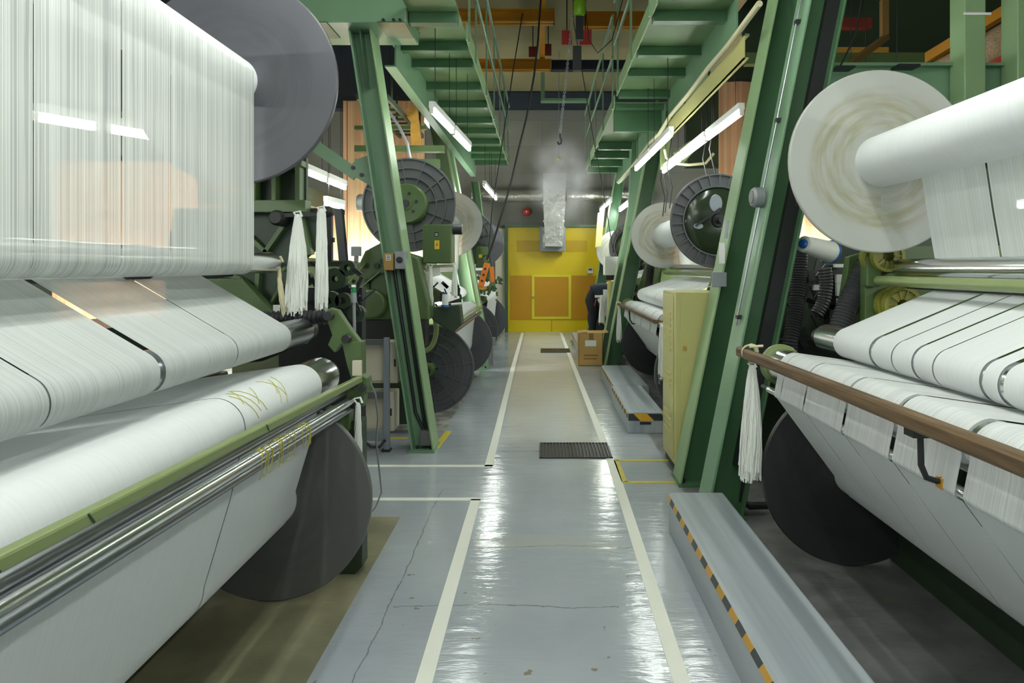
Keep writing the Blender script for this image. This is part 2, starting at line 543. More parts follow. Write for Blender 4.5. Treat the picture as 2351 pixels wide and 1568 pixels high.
# ================================================================ SETTING
G().box((-7, -9, -0.1), (7, 15.3, 0)).struct('floor', M['floor'], 'grey painted concrete factory floor with white walkway lines', 'floor', at_origin=True)
G().box((-7, -9, 5.55), (7, 15.4, 5.65)).struct('ceiling', M['ceiling'], 'beige boarded ceiling high above the aisle', 'ceiling')
G().box((-7.1, -9, 0), (-7, 15.4, 5.55)).struct('wall_left', M['wall_dark'], 'dark side wall behind the left machines', 'wall')
G().box((7, -9, 0), (7.1, 15.4, 5.55)).struct('wall_right', M['wall_dark'], 'dark side wall behind the right machines', 'wall')
wb = G()
wb.box((-7, 15.3, 0), (-0.80, 15.4, 5.55)); wb.box((1.75, 15.3, 0), (7, 15.4, 5.55)); wb.box((-0.80, 15.3, 2.47), (1.75, 15.4, 5.55))
wb.struct('wall_back', M['block'], 'grey block wall at the far end above the yellow door', 'wall', at_origin=True)
G().box((-1.10, 15.27, 0), (-0.87, 15.3, 2.42)).struct('trim_1', M['cream_wall'], 'cream painted strip of wall left of the yellow door', 'wall panel')
G().box((-3, 14.95, 5.18), (4, 15.25, 5.52)).struct('trim_2', M['navy'], 'dark beam where the far wall meets the ceiling', 'beam')
t = G(); t.box((-0.87, 15.2, 0), (-0.80, 15.4, 2.50)); t.box((-0.80, 15.2, 2.45), (1.75, 15.4, 2.50)); t.box((1.75, 15.2, 0), (1.82, 15.4, 2.50))
t.struct('trim_3', M['green_deep'], 'green steel frame around the yellow door', 'door frame')

d = root('door_1', 'large yellow door closing the far end of the aisle', 'door', (0.475, 15.34, 0))
d['kind'] = 'structure'
G().box((-0.80, 15.30, 0.0), (1.75, 15.36, 2.45)).part('door_leaf', M['door_yellow'], d)
G().box((-0.75, 15.288, 0.29), (1.72, 15.30, 1.32)).part('lower_panel', M['door_orange'], d, label='ochre lower panel')
g = G(); g.box((-0.59, 15.288, 1.88), (-0.02, 15.30, 2.14)); g.box((0.56, 15.288, 1.88), (1.05, 15.30, 2.14))
g.part('upper_panel', M['door_panel'], d, label='darker rectangles near the door top')
g = G()
x0, x1, z0, z1, w = -0.245, 0.675, 0.30, 1.345, 0.06
g.box((x0, 15.276, z0 + w), (x0 + w, 15.288, z1 - w)); g.box((x1 - w, 15.276, z0 + w), (x1, 15.288, z1 - w))
g.box((x0, 15.276, z0), (x1, 15.288, z0 + w)); g.box((x0, 15.276, z1 - w), (x1, 15.288, z1))
g.part('taped_square', M['yellow_tape'], d, label='bright yellow square outline')
G().box((0.215, 15.288, 0), (0.225, 15.302, 0.27)).part('seam', M['card_dark'], d)
G().box((-0.245, 15.25, 0.80), (-0.18, 15.276, 0.83)).part('handle', M['grey_metal'], d, label='small steel handle')

# painted lines on the floor
def floor_line(pts, w, label, mat='line', name='floor_line', grp='painted white walkway lines', cat='floor marking'):
    g = G()
    for (xa, ya), (xb, yb) in zip(pts[:-1], pts[1:]):
        dx, dy = xb - xa, yb - ya
        L = math.hypot(dx, dy)
        nx, ny = -dy / L * w / 2, dx / L * w / 2
        g.prism([(xa - nx, ya - ny), (xa + nx, ya + ny), (xb + nx, yb + ny), (xb - nx, yb - ny)], 0.0, 0.0025, 'z')
    return g.thing(name, M[mat], label, cat, grp, None)
floor_line([(-0.425, -2), (-0.43, 4.235)], 0.062, 'long white floor line left of the aisle, running towards the camera')
floor_line([(-0.405, 4.93), (-0.44, 10), (-0.455, 15.1)], 0.062, 'long white floor line left of the aisle, running on to the yellow door')
floor_line([(0.49, -2), (0.505, 2.4), (0.535, 5), (0.49, 9), (0.43, 15.1)], 0.062, 'unbroken white floor line along the right of the aisle')
floor_line([(-2.6, 4.235), (-0.40, 4.235)], 0.05, 'nearer white cross line marking the side passage on the left')
floor_line([(-2.6, 4.945), (-0.375, 4.945)], 0.05, 'farther white cross line in front of the leaning left column')
Yt = [4.55, 5.11]
floor_line([(1.02, Yt[1] - .02), (0.575, Yt[1] - .02), (0.575, Yt[0] + .02), (1.02, Yt[0] + .02)], 0.04,
           'yellow taped bracket on the floor before the khaki cabinet', 'tape_floor', 'floor_tape', None)
floor_line([(-1.5, 5.75), (-1.18, 5.75)], 0.045, 'short yellow floor tape behind the grey aluminium post', 'tape_floor', 'floor_tape', None)
floor_line([(-0.89, 5.42), (-0.86, 6.0)], 0.06, 'yellow floor tape beside the foot of the leaning left column', 'tape_floor', 'floor_tape', None)

def drain(x0, x1, y0, y1, label, bars):
    r = root('floor_drain', label, 'drain', ((x0 + x1) / 2, (y0 + y1) / 2, 0), 'floor drains in the aisle')
    G().box((x0, y0, 0.0005), (x1, y1, 0.003)).part('pit', M['black'], r, None)
    f = G(); t = 0.014
    f.box((x0, y0, 0.002), (x1, y0 + t, 0.010)); f.box((x0, y1 - t, 0.002), (x1, y1, 0.010))
    f.box((x0, y0, 0.002), (x0 + t, y1, 0.010)); f.box((x1 - t, y0, 0.002), (x1, y1, 0.010))
    f.part('frame', M['dark_steel'], r, None)
    b = G(); n = bars
    for i in range(n):
        x = x0 + t + (x1 - x0 - 2 * t) * (i + .5) / n
        b.box((x - .0055, y0 + t, 0.003), (x + .0055, y1 - t, 0.010))
    b.part('grating', M['dark_steel'], r, None)
drain(-0.022, 0.555, 5.14, 5.58, 'black slotted floor drain, the nearer one in the aisle', 20)
drain(-0.03, 0.50, 11.55, 12.1, 'small black floor drain far up the aisle', 16)

# ---------------------------------------------------------------- overhead: crane, ducts, cables
def beam_x(name, xa, xb, y, z0, z1, mat, label, cat='beam', dy=0.16):
    g = G()
    g.box((xa, y - dy / 2, z0), (xb, y + dy / 2, z0 + 0.02)); g.box((xa, y - dy / 2, z1 - 0.02), (xb, y + dy / 2, z1))
    g.box((xa, y - 0.012, z0), (xb, y + 0.012, z1))
    g.box((xa, y - dy / 2, z0), (xa + .012, y + dy / 2, z1)); g.box((xb - .012, y - dy / 2, z0), (xb, y + dy / 2, z1))
    return g.thing(name, M[mat], label, cat)
beam_x('crane_beam', -2.6, 0.17, 9.1, 4.90, 5.08, 'yellow', 'nearer yellow overhead crane beam left of the hoist')
beam_x('crane_beam', 0.58, 2.6, 9.6, 5.02, 5.24, 'yellow', 'dull yellow overhead crane beam right of the hoist')
beam_x('crane_beam', -2.6, 0.15, 11.2, 4.88, 5.06, 'yellow', 'farther yellow overhead crane beam left of the aisle')
beam_x('roof_beam', 0.16, 3.2, 11.6, 5.0, 5.17, 'navy', 'dark blue roof beam behind the hanging red plates')
beam_x('roof_beam', -4, 4, 8.25, 4.94, 5.5, 'navy', 'dark blue roof beam crossing at the top of the picture')
g = G(); g.box((-0.045, 8.3, 5.075), (0.045, 11.3, 5.14)); g.thing('crane_rail', M['yellow'], 'yellow crane rail running along the aisle under the ceiling', 'rail')
g = G(); g.box((-0.03, 13.0, 4.85), (0.05, 13.08, 5.55)); g.box((-0.03, 12.9, 4.80), (0.9, 13.1, 4.85))
g.thing('ceiling_hanger', M['green'], 'pale green hanger post dropping from the far ceiling', 'hanger')

h = root('chain_hoist', 'lime green electric chain hoist hanging over the aisle', 'hoist', (0.40, 7.0, 4.0))
g = G(); g.lathe([(0, -.085), (.05, -.085), (.066, -.06), (.066, .06), (.05, .085), (0, .085)], (0.40, 7.0, 4.29), 'z', 24); g.part('motor_housing', M['lime'], h)
g = G(); g.box((0.35, 6.95, 4.37), (0.45, 7.05, 5.0)); g.cyl((0.40, 7.0, 5.0), (0.40, 7.0, 5.55), .02); g.part('suspension', M['dark_steel'], h)
g = G(); g.box((0.36, 7.0, 3.95), (0.44, 7.06, 4.20)); g.box((0.33, 7.0, 3.62), (0.42, 7.07, 3.88)); g.part('control_block', M['black'], h)
g = G()
pa, pb = Vector((0.33, 7.0, 4.25)), Vector((0.19, 7.0, 2.93))
n = 60
for i in range(n):
    a = pa.lerp(pb, i / n); b = pa.lerp(pb, (i + 1.15) / n)
    s = 0.010
    if i % 2: g.tube([a + Vector((s, 0, 0)), b + Vector((s, 0, 0))], .004, 5); g.tube([a - Vector((s, 0, 0)), b - Vector((s, 0, 0))], .004, 5)
    else: g.tube([a + Vector((0, s, 0)), b + Vector((0, s, 0))], .004, 5); g.tube([a - Vector((0, s, 0)), b - Vector((0, s, 0))], .004, 5)
g.part('chain', M['grey_metal'], h)
g = G(); g.tube([(0.19, 7, 2.94), (0.19, 7, 2.90), (0.205, 7, 2.87), (0.20, 7, 2.83), (0.175, 7, 2.825), (0.165, 7, 2.85)], .010, 8); g.part('hook', M['dark_steel'], h)

for (xa, xb, za, zb, m, lab, Y) in ((1290, 1313, 70, 103, 'red', 'bright red plate hanging left of the hoist chain', 9.3),
                                    (1330, 1358, 68, 103, 'red', 'bright red plate hanging right of the hoist chain', 9.3),
                                    (1214, 1233, 107, 131, 'red_dark', 'dark red plate left of the yellow crane rail', 10.6),
                                    (1251, 1266, 101, 128, 'red_dark', 'dark red plate right of the yellow crane rail', 10.6)):
    a, b = W(xa, zb, Y), W(xb, za, Y)
    r = root('hanging_plate', lab, 'plate', ((a.x + b.x) / 2, Y, a.z), 'red plates hanging by the crane')
    G().box((a.x, Y - .01, a.z), (b.x, Y + .01, b.z)).part('plate', M[m], r, None)
    xm = (a.x + b.x) / 2
    G().cyl((xm, Y, b.z - .02), (xm, Y, 5.55), .008, 8).part('hanger_rod', M['dark_steel'], r)

p = root('crane_pendant', 'orange crane control pendant hanging on a black cable left of the yellow door', 'crane control', (-0.72, 8.0, 1.28))
pts = [(0.0, 8.0, 5.0), (-0.04, 8, 4.5), (-0.05, 8, 4.30), (-0.10, 8, 3.85), (-0.19, 8, 3.35), (-0.29, 8, 2.95), (-0.37, 8, 2.6), (-0.47, 8, 2.24), (-0.60, 8, 1.82), (-0.68, 8, 1.60)]
G().tube(pts, .012, 8).part('cable', M['black'], p)
G().bar((-0.675, 8, 1.56), (-0.755, 8, 1.27), .075, .07).part('control_body', M['orange'], p, bevel=.01)
g = G()
for t_ in (.25, .5, .75):
    c = Vector((-0.675, 8, 1.56)).lerp(Vector((-0.755, 8, 1.27)), t_)
    g.cyl(c + Vector((0, -.05, 0)), c + Vector((0, -.03, 0)), .014, 12)
g.parts('button', M['black'], p)
g = G()
g.tube([(-0.69 + .05 * math.cos(a), 8, 1.60 + .05 * math.sin(a)) for a in [2 * math.pi * i / 18 for i in range(19)]], .007, 6); g.part('guard_ring', M['black'], p)
G().box((-0.775, 7.97, 1.24), (-0.68, 8.03, 1.275)).part('bumper', M['yellow'], p)

# foil ducts
g = G()
g.tube([(-1.6, 14.9, 3.12), (-1.2, 14.88, 3.13), (-0.6, 14.9, 3.14), (0, 14.9, 3.15)], [.14, .15, .14, .15], 20)
g.thing('air_duct', M['foil'], 'horizontal foil wrapped duct left of the vertical duct on the far wall', 'duct')
g = G(); g.tube([(0.55, 14.9, 3.15), (1.1, 14.9, 3.15), (1.6, 14.9, 3.14), (2.4, 14.9, 3.12)], [.15, .14, .15, .14], 20)
g.thing('air_duct', M['foil'], 'horizontal foil wrapped duct right of the vertical duct on the far wall', 'duct')
v = root('air_duct', 'square foil wrapped duct coming down in front of the yellow door', 'duct', (0.27, 14.8, 1.87))
def duct_seg(g, a, b):
    (xa0, xa1, za, da), (xb0, xb1, zb, db) = a, b
    Y = 14.78
    vs = [(xa0, Y - da, za), (xa1, Y - da, za), (xa1, Y + da, za), (xa0, Y + da, za), (xb0, Y - db, zb), (xb1, Y - db, zb), (xb1, Y + db, zb), (xb0, Y + db, zb)]
    g.add(vs, [(0, 3, 2, 1), (4, 5, 6, 7), (0, 1, 5, 4), (1, 2, 6, 5), (2, 3, 7, 6), (3, 0, 4, 7)])
g = G(); duct_seg(g, (0.02, 0.52, 2.98, .15), (0.02, 0.53, 3.62, .15)); duct_seg(g, (0.04, 0.49, 2.56, .14), (0.02, 0.52, 2.98, .15)); g.part('upper_duct', M['foil'], v)
g = G(); duct_seg(g, (0.0, 0.52, 2.93, .17), (0.0, 0.53, 2.97, .17)); duct_seg(g, (0.02, 0.50, 2.52, .16), (0.02, 0.50, 2.57, .16)); g.parts('joint_flange', M['foil'], v)
g = G(); duct_seg(g, (0.06, 0.46, 1.98, .13), (0.04, 0.49, 2.54, .14)); g.part('lower_duct', M['foil'], v)
g = G(); g.box((-0.06, 14.98, 1.88), (0.53, 15.2, 2.44)); g.part('outlet_box', M['foil'], v); 
g = G(); g.box((-0.06, 14.93, 1.88), (0.0, 14.98, 2.44)); g.box((0.47, 14.93, 1.88), (0.53, 14.98, 2.44)); g.box((0.0, 14.93, 1.88), (0.47, 14.98, 1.96)); g.part('outlet_frame', M['grey_metal'], v)

a = W(1209, 486, 15.2)
r = root('alarm_bell', 'round red alarm bell on the far wall left of the duct', 'alarm bell', (a.x, 15.25, a.z - .09))
G().lathe([(0, -.05), (.05, -.045), (.085, -.015), (.09, .03), (.09, .08)], (a.x, 15.22, a.z), 'y', 24).part('gong', M['red'], r)
G().lathe([(0, -.075), (.016, -.07), (.02, -.05)], (a.x, 15.22, a.z), 'y', 12).part('boss', M['label_white'], r)
a = W(1355.5, 621.5, 15.2)
r = root('wall_controller', 'small white controller with grey screen on the yellow door', 'controller', (a.x, 15.27, a.z - .07))
G().box((a.x - .065, 15.24, a.z - .065), (a.x + .065, 15.30, a.z + .065)).part('case', M['white_plastic'], r, bevel=.006)
G().box((a.x - .045, 15.235, a.z + .005), (a.x + .045, 15.24, a.z + .05)).part('screen', M['charcoal'], r)

# misting nozzle and its mist, hanging far up the aisle
c = W(1283, 365, 12.2)
r = root('humidifier_nozzle', 'small green misting nozzle hanging at the far end of the aisle', 'humidifier', (c.x, 12.2, c.z - .04))
G().lathe([(0, -.04), (.03, -.035), (.045, 0), (.03, .035), (0, .04)], (c.x, 12.2, c.z), 'z', 16).part('nozzle_head', M['lime'], r)
G().cyl((c.x, 12.2, c.z + .03), (c.x, 12.2, 5.55), .007, 6).part('feed_pipe', M['grey_metal'], r)
n = N('mist')
n.t.nodes.remove(n.b)
vs_ = n.n('ShaderNodeVolumePrincipled')
vs_.inputs['Color'].default_value = (1, 1, 1, 1)
tc = n.n('ShaderNodeTexCoord')
ln = n.n('ShaderNodeVectorMath', operation='LENGTH')
mp = n.n('ShaderNodeMapping'); mp.inputs['Location'].default_value = (0, 0, -1.0); 
n.t.links.new(tc.outputs['Object'], mp.inputs[0])
mp2 = n.n('ShaderNodeMapping'); mp2.inputs['Scale'].default_value = (1 / .75, 1 / .75, 1 / 1.0)
n.t.links.new(mp.outputs[0], mp2.inputs[0])
n.t.links.new(mp2.outputs[0], ln.inputs[0])
fall = n.ramp(ln.outputs['Value'], 1.0, 0.05)
nz = n.ramp(n.noise(2.2, detail=3.0), 0.3, 0.7)
n.put(vs_.inputs['Density'], n.math('MULTIPLY', n.math('MULTIPLY', fall, nz), 3.0))
n.t.links.new(vs_.outputs[0], n.o.inputs['Volume'])
g = G(); g.sphere((c.x + .08, 12.2, c.z - .35), 1.0, 10, (.75, .75, 1.0))
g.thing('mist', n.m, 'soft white mist drifting below the green misting nozzle', 'mist', kind='stuff')

def wire(pts, r, mat, label, name='overhead_wire', cat='wire', grp='thin wires over the aisle'):
    return G().tube(pts, r, 6).thing(name, M[mat], label, cat, grp)
wire([(0.42, 7.3, 5.0), (0.52, 7.3, 4.05), (0.62, 7.3, 3.9), (0.78, 7.3, 4.05), (0.9, 7.3, 4.5)], .006, 'dark_steel', 'thin dark cable looping from the hoist towards the right catwalk')
wire([(0.42, 9.0, 5.55), (0.43, 9.0, 4.9), (0.55, 9.0, 4.2), (0.70, 9.0, 3.3), (0.86, 9.0, 2.45), (0.98, 9.0, 1.7)], .006, 'dark_steel', 'thin dark cord slanting down right of the hoist chain')

# ================================================================ LEANING COLUMNS, CATWALKS, BEAMS
def column(name, label, side, xb, y0, y1, lean, h, w, mats, extras=None, group='leaning green columns'):
    """H-section column: aisle flange at x = xb on the floor, leaning away from the aisle by lean per metre of height"""
    s = side
    r = root(name, label, 'column', (xb + s * w / 2, (y0 + y1) / 2, 0), group)
    t = 0.016
    def para(a, b, z0, z1):
        return [(xb + s * (a + lean * z0), z0), (xb + s * (b + lean * z0), z0), (xb + s * (b + lean * z1), z1), (xb + s * (a + lean * z1), z1)]
    ym = (y0 + y1) / 2
    G().prism(para(0, t, 0.02, h), y0, y1).part('inner_flange', M[mats[0]], r, None, bevel=.004, label='flange facing the aisle')
    G().prism(para(w - t, w, 0.02, h), y0, y1).part('outer_flange', M[mats[1]], r, None, bevel=.004)
    G().prism(para(t, w - t, 0.02, h), ym - .008, ym + .008).part('web', M[mats[1]], r, None)
    G().prism([(xb - s * .004, 0), (xb + s * (w + .02), 0), (xb + s * (w + .02), .02), (xb - s * .004, .02)], y0 - .012, y1 + .012).part('base_plate', M[mats[1]], r, None)
    g = G()
    for k in (-1, 1):
        for q in (.04, w - .04):
            yy = ym + k * (y1 - y0) * .3
            g.cyl((xb + s * q, yy, .018), (xb + s * q, yy, .045), .014, 8)
    g.parts('anchor_bolt', M['dark_steel'], r)
    if extras: extras(r, para, xb, s, lean, w, y0, y1, ym, t)
    return r

def ex_left(r, para, xb, s, lean, w, y0, y1, ym, t):
    yf = ym - .008
    def at(off, z): return Vector((xb + s * (off + lean * z), yf - .018, z))
    for off in (.065, .125):
        G().tube([at(off, 1.52), at(off, 1.0), at(off, .45), at(off - .0, .30), at(.06 + (off - .06) * .5, .2), at(.06, .10)], .014, 8).part('conduit', M['dark_steel'], r, label='dark grey conduit')
    c = at(.06, .10)
    G().box((c.x - .045, y0 + .02, .05), (c.x + .045, yf, .17)).part('junction_box', M['grey_dark'], r, bevel=.006, label='grey box at the column foot')
    a = at(.135, 1.53)
    sw = G().box((a.x - .04, y0 - .03, 1.48), (a.x + .04, yf, 1.62)).part('switch_box', M['brown_box'], r, bevel=.006, label='tan switch box')
    G().box((a.x - .02, y0 - .033, 1.56), (a.x + .02, y0 - .03, 1.605)).part('switch_label', M['label_white'], sw, label='white label with grey print')
    g = G()
    for i in range(3): g.box((a.x - .015, y0 - .0345, 1.566 + i * .013), (a.x + .015, y0 - .033, 1.573 + i * .013))
    g.part('print', M['charcoal'], sw)
    b = at(.045, 1.54)
    sb = G().box((b.x - .04, y0 - .03, 1.49), (b.x + .04, yf, 1.635)).part('socket_box', M['grey_metal'], r, bevel=.006, label='grey socket box')
    G().lathe([(0, -.02), (.024, -.018), (.026, 0)], (b.x, y0 - .03, 1.565), 'y', 20).part('socket', M['black'], sb, label='round black socket')
    # diagonal brace with gusset
    e = Vector((xb + s * (w + lean * 2.40), ym, 2.40))
    g = G(); g.bar((e.x - .62, ym, 2.62), (e.x - .12, ym, 2.27), .02, .10, (0, 0, 1)); g.part('brace', M['green'], r, None, label='diagonal brace')
    ex = xb + s * (w + lean * 2.3)
    g = G(); g.prism([(ex - .02 + .03, 2.16), (ex - .22, 2.30), (ex - .14, 2.40), (ex - .02, 2.44)], ym - .012, ym + .012); g.part('gusset', M['green'], r, None)
    g = G()
    for q in ((-.16, 2.33), (-.09, 2.27)): g.cyl((ex + q[0], ym - .03, q[1]), (ex + q[0], ym + .01, q[1]), .016, 8)
    g.parts('bolt', M['dark_steel'], r)
    g = G(); g.prism([(xb + s * (.09 + lean * 3.42), 3.44), (xb + s * (.10 + lean * 3.42), 3.44), (xb + s * (.10 + lean * 3.0), 2.98)], y0, yf); g.part('stiffener', M['green_deep'], r, None)
column('steel_column', 'leaning green column on the left with grey conduits and two switch boxes', -1, -0.878, 5.30, 5.56, .149, 3.44, .185, ('green_edge', 'green'), ex_left)

def ex_A(r, para, xb, s, lean, w, y0, y1, ym, t):
    yf = ym - .008
    def at(off, z, dy=0.0): return Vector((xb + s * (off + lean * z), yf - .02 - dy, z))
    G().prism(para(.13, w - t, .30, 3.9), yf - .05, yf).part('cable_channel', M['black'], r, None, label='black cable channel')
    # polished rod and dial on the aisle flange
    def fl(z, dx=.02): return Vector((xb + s * (lean * z) - dx, (y0 + y1) / 2 - .02, z))
    G().tube([fl(1.15), fl(1.9), fl(2.6), fl(3.3), fl(4.2)], .007, 8).part('rod', M['chrome_dark'], r, label='thin polished rod')
    c = fl(1.93, .045)
    dl = G().lathe([(0, -.035), (.05, -.035), (.062, -.02), (.062, .03), (0, .03)], c, 'x', 28).part('dial', M['grey_metal'], r, label='round grey dial')
    G().lathe([(0, -.042), (.04, -.04), (.045, -.034)], c, 'x', 24).part('dial_face', M['grey_dark'], dl)
    g = G()
    for z in (1.2, 2.4, 3.0): q = fl(z, .012); g.box((q.x - .016, q.y - .02, z - .012), (q.x + .014, q.y + .02, z + .012))
    g.parts('clamp', M['dark_steel'], r)
    h0 = at(.20, 1.90, .03)
    G().tube([h0 + Vector((.02, 0, .16)), h0 + Vector((-.015, 0, .02)), h0 + Vector((-.015, 0, -.02)), h0 + Vector((.01, 0, -.04)), h0 + Vector((.035, 0, -.02)), h0 + Vector((.05, 0, .06))], .006, 6).part('hook', M['dark_steel'], r)
    hs = [at(.20, .55, .02), at(.21, .25, .03), at(.22, .09, .03), at(.27, .06, .03), at(.40, .06, .02)]
    G().tube(hs, .022, 10).part('hose', M['black'], r, label='black hose along the column foot')
column('steel_column', 'nearest leaning green column on the right, with round dial and polished rod', 1, 0.972, 3.89, 4.13, .200, 4.3, .225, ('green', 'green_deep'), ex_A)
def ex_B(r, para, xb, s, lean, w, y0, y1, ym, t):
    z = 1.47
    x = xb + s * lean * z
    G().box((x - .07, y0 - .012, 1.37), (x + .03, y0, 1.47)).part('bracket_plate', M['grey_metal'], r, bevel=.003, label='grey bolted plate')
    G().box((x - .02, y0 - .008, 1.53), (x + .018, y0, 1.67)).part('notice', M['label_white'], r, label='small white notice')
    G().cyl((x + .02, y0 - .02, 1.70), (x + .035, y0 - .02, 1.82), .012, 8).part('clip', M['grey_metal'], r)
column('steel_column', 'second leaning green column on the right, behind the khaki cabinet corner', 1, 0.935, 4.47, 4.70, .200, 4.3, .22, ('green_edge', 'green_deep'), ex_B)
column('steel_column', 'third leaning green column on the right, beyond the far fabric machine', 1, 0.93, 9.72, 9.95, .195, 4.0, .22, ('green_edge', 'green_deep'))
column('steel_column', 'fourth leaning green column on the right, close behind the cardboard box', 1, 0.90, 10.35, 10.58, .195, 4.0, .22, ('green_edge', 'green'))
column('steel_column', 'farthest leaning green column on the right, by the yellow door', 1, 0.95, 14.1, 14.35, .18, 3.6, .22, ('green_edge', 'green_deep'))
column('steel_column', 'middle left leaning green column beyond the tan-flanged beam', -1, -0.80, 9.62, 9.85, .185, 3.9, .20, ('green_edge', 'green'))
column('steel_column', 'left leaning green column just behind the middle one', -1, -0.80, 10.3, 10.52, .185, 3.9, .20, ('green_edge', 'green'))
column('steel_column', 'farthest left leaning green column beside the cream wall', -1, -0.95, 14.3, 14.5, .13, 3.4, .18, ('green_edge', 'green_deep'))

# portal beam over the left column
r = root('portal_beam', 'broad green box beam resting on the leaning left column', 'beam', (-1.55, 5.43, 3.44))
G().box((-2.9, 5.16, 3.44), (-1.075, 5.70, 3.95)).part('box_section', M['green'], r, None, bevel=.01)
g = G(); g.box((-1.30, 5.14, 3.43), (-1.08, 5.5, 3.44)); g.box((-2.0, 5.14, 3.43), (-1.7, 5.5, 3.44)); g.parts('seat_plate', M['green_deep'], r, None)
g = G()
for x in (-1.25, -1.17, -1.12): g.cyl((x, 5.13, 3.45), (x, 5.16, 3.45), .012, 8)
g.parts('bolt', M['dark_steel'], r)

# catwalks
def catwalk(label, side, xi, xo, y0, y1, z, beams, dz, posts, rail=True, thick=.09, nose=None):
    s = side
    r = root('catwalk', label, 'catwalk', (s * (xi + xo) / 2, (y0 + y1) / 2, z), 'green overhead catwalks')
    G().box((s * xi, y0, z), (s * xo, y1, z + .012)).part('deck', M['green_deck'], r, None)
    if nose:
        G().box((s * xi, nose[0], z), (s * nose[1], y0, z + .012)).part('deck', M['green_deck'], r, None)
        G().box((s * (xi + .01), nose[2] - thick / 2, z - dz), (s * nose[1], nose[2] + thick / 2, z - .001)).part('cross_beam', M['green_deep'], r, None, bevel=.004)
    for y in beams:
        yy, dd = y if isinstance(y, tuple) else (y, dz)
        G().box((s * (xi + .01), yy - thick / 2, z - dd), (s * xo, yy + thick / 2, z - .001)).part('cross_beam', M['green_deep'], r, None, bevel=.004)
    g = G(); g.box((s * (xi - .012), y0, z - .05), (s * xi, y1, z + .10)); g.part('kick_plate', M['green_edge'], r, None)
    g = G(); g.box((s * xo, y0, z - .28), (s * (xo + .014), y1, z + .02)); g.box((s * xo, y0, z - .29), (s * (xo + .10), y1, z - .275)); g.box((s * xo, y0, z), (s * (xo + .10), y1, z + .015)); g.part('stringer', M['green'], r, None, label='long side beam')
    if rail:
        for y in posts:
            G().box((s * (xi - .03), y - .018, z - .05), (s * (xi - .012), y + .018, z + 1.05)).part('railing_post', M['green'], r, None)
        for h in (.55, 1.05):
            G().cyl((s * (xi - .03), y0, z + h), (s * (xi - .03), y1, z + h), .018, 10).part('handrail', M['green'], r)
    return r
catwalk('long green catwalk overhead on the left with cross beams under it', -1, .67, 1.28, 5.72, 12.6, 3.55,
        [5.95, 6.45, 7.25, 8.05, 8.9, 9.6, 10.4, 11.1, 11.8, 12.5], .085, [5.8, 6.4, 7.6, 8.8, 10.0, 11.2, 12.4], nose=(4.95, 1.07, 5.28))
catwalk('nearer green catwalk overhead on the right', 1, .876, 1.47, 4.95, 7.62, 3.55, [5.24, 6.08, 6.74, 7.56], .085, [5.2, 6.3, 7.4])
catwalk('farther green catwalk overhead on the right, with a deep front beam', 1, .876, 1.47, 7.85, 13.0, 3.48, [(7.92, .06), (8.1, .30), (10.3, .12), (11.1, .12), (12.0, .12), (12.8, .12)], .12, [7.95, 9.2, 10.5, 11.8, 12.9])

# cream conduit and cable tray under the right stringer
g = G()
pts = [(1.43, 4.3, 3.24), (1.43, 5.0, 3.21), (1.43, 5.6, 3.22), (1.43, 6.4, 3.2), (1.43, 7.3, 3.2), (1.43, 8.0, 3.14), (1.41, 8.6, 3.14), (1.40, 10, 3.08), (1.40, 12, 3.06)]
g.tube(pts, .022, 10); g.thing('conduit_pipe', M['cream'], 'cream flexible conduit clipped along the right catwalk beam', 'pipe')
r = root('cable_tray', 'pale yellow cable tray hanging below the right catwalk beam', 'cable tray', (1.48, 6.2, 3.02))
g = G(); g.box((1.465, 4.75, 3.02), (1.475, 7.6, 3.19)); g.box((1.465, 4.75, 3.02), (1.50, 7.6, 3.03)); g.part('tray', M['cabinet'], r, None)
g = G()
for y in (4.8, 5.8, 6.8, 7.5): g.box((1.476, y, 3.10), (1.49, y + .03, 3.30))
g.parts('bracket', M['dark_steel'], r, None)
for i, (ya, xa) in enumerate(((7.7, 1.50), (8.3, 1.56), (8.9, 1.64), (6.6, 1.72), (7.2, 1.80))):
    wire([(xa, ya, 3.4), (xa + .02, ya, 3.0), (xa - .03, ya, 2.7), (xa + .03, ya, 2.45), (xa, ya, 2.2)], .007, 'black',
         ('dark cable dangling below the right catwalk, ' + ('nearest the aisle', 'second from the aisle', 'third from the aisle', 'fourth from the aisle', 'farthest from the aisle')[i]), 'hanging_cable', 'cable', 'cables dangling under the right catwalk')
g = G()
g.tube([(1.50, 8.0, 2.95), (1.52, 8.0, 2.85), (1.62, 8.0, 2.78), (1.8, 8.0, 2.76), (2.0, 8.0, 2.78), (2.1, 8.0, 2.9)], .018, 10); g.thing('conduit_pipe', M['cream'], 'cream conduit loop sagging behind the right fluorescent lights', 'pipe')
g = G(); g.prism([(1.66, 2.95), (1.86, 3.10), (1.94, 3.0), (1.76, 2.80)], 8.2, 8.3); g.prism([(1.5, 2.75), (1.62, 2.75), (1.62, 3.2), (1.5, 3.2)], 8.25, 8.33)
g.thing('bracket_plates', M['olive_light'], 'pale olive bracket plates above the right fluorescent lights', 'bracket')

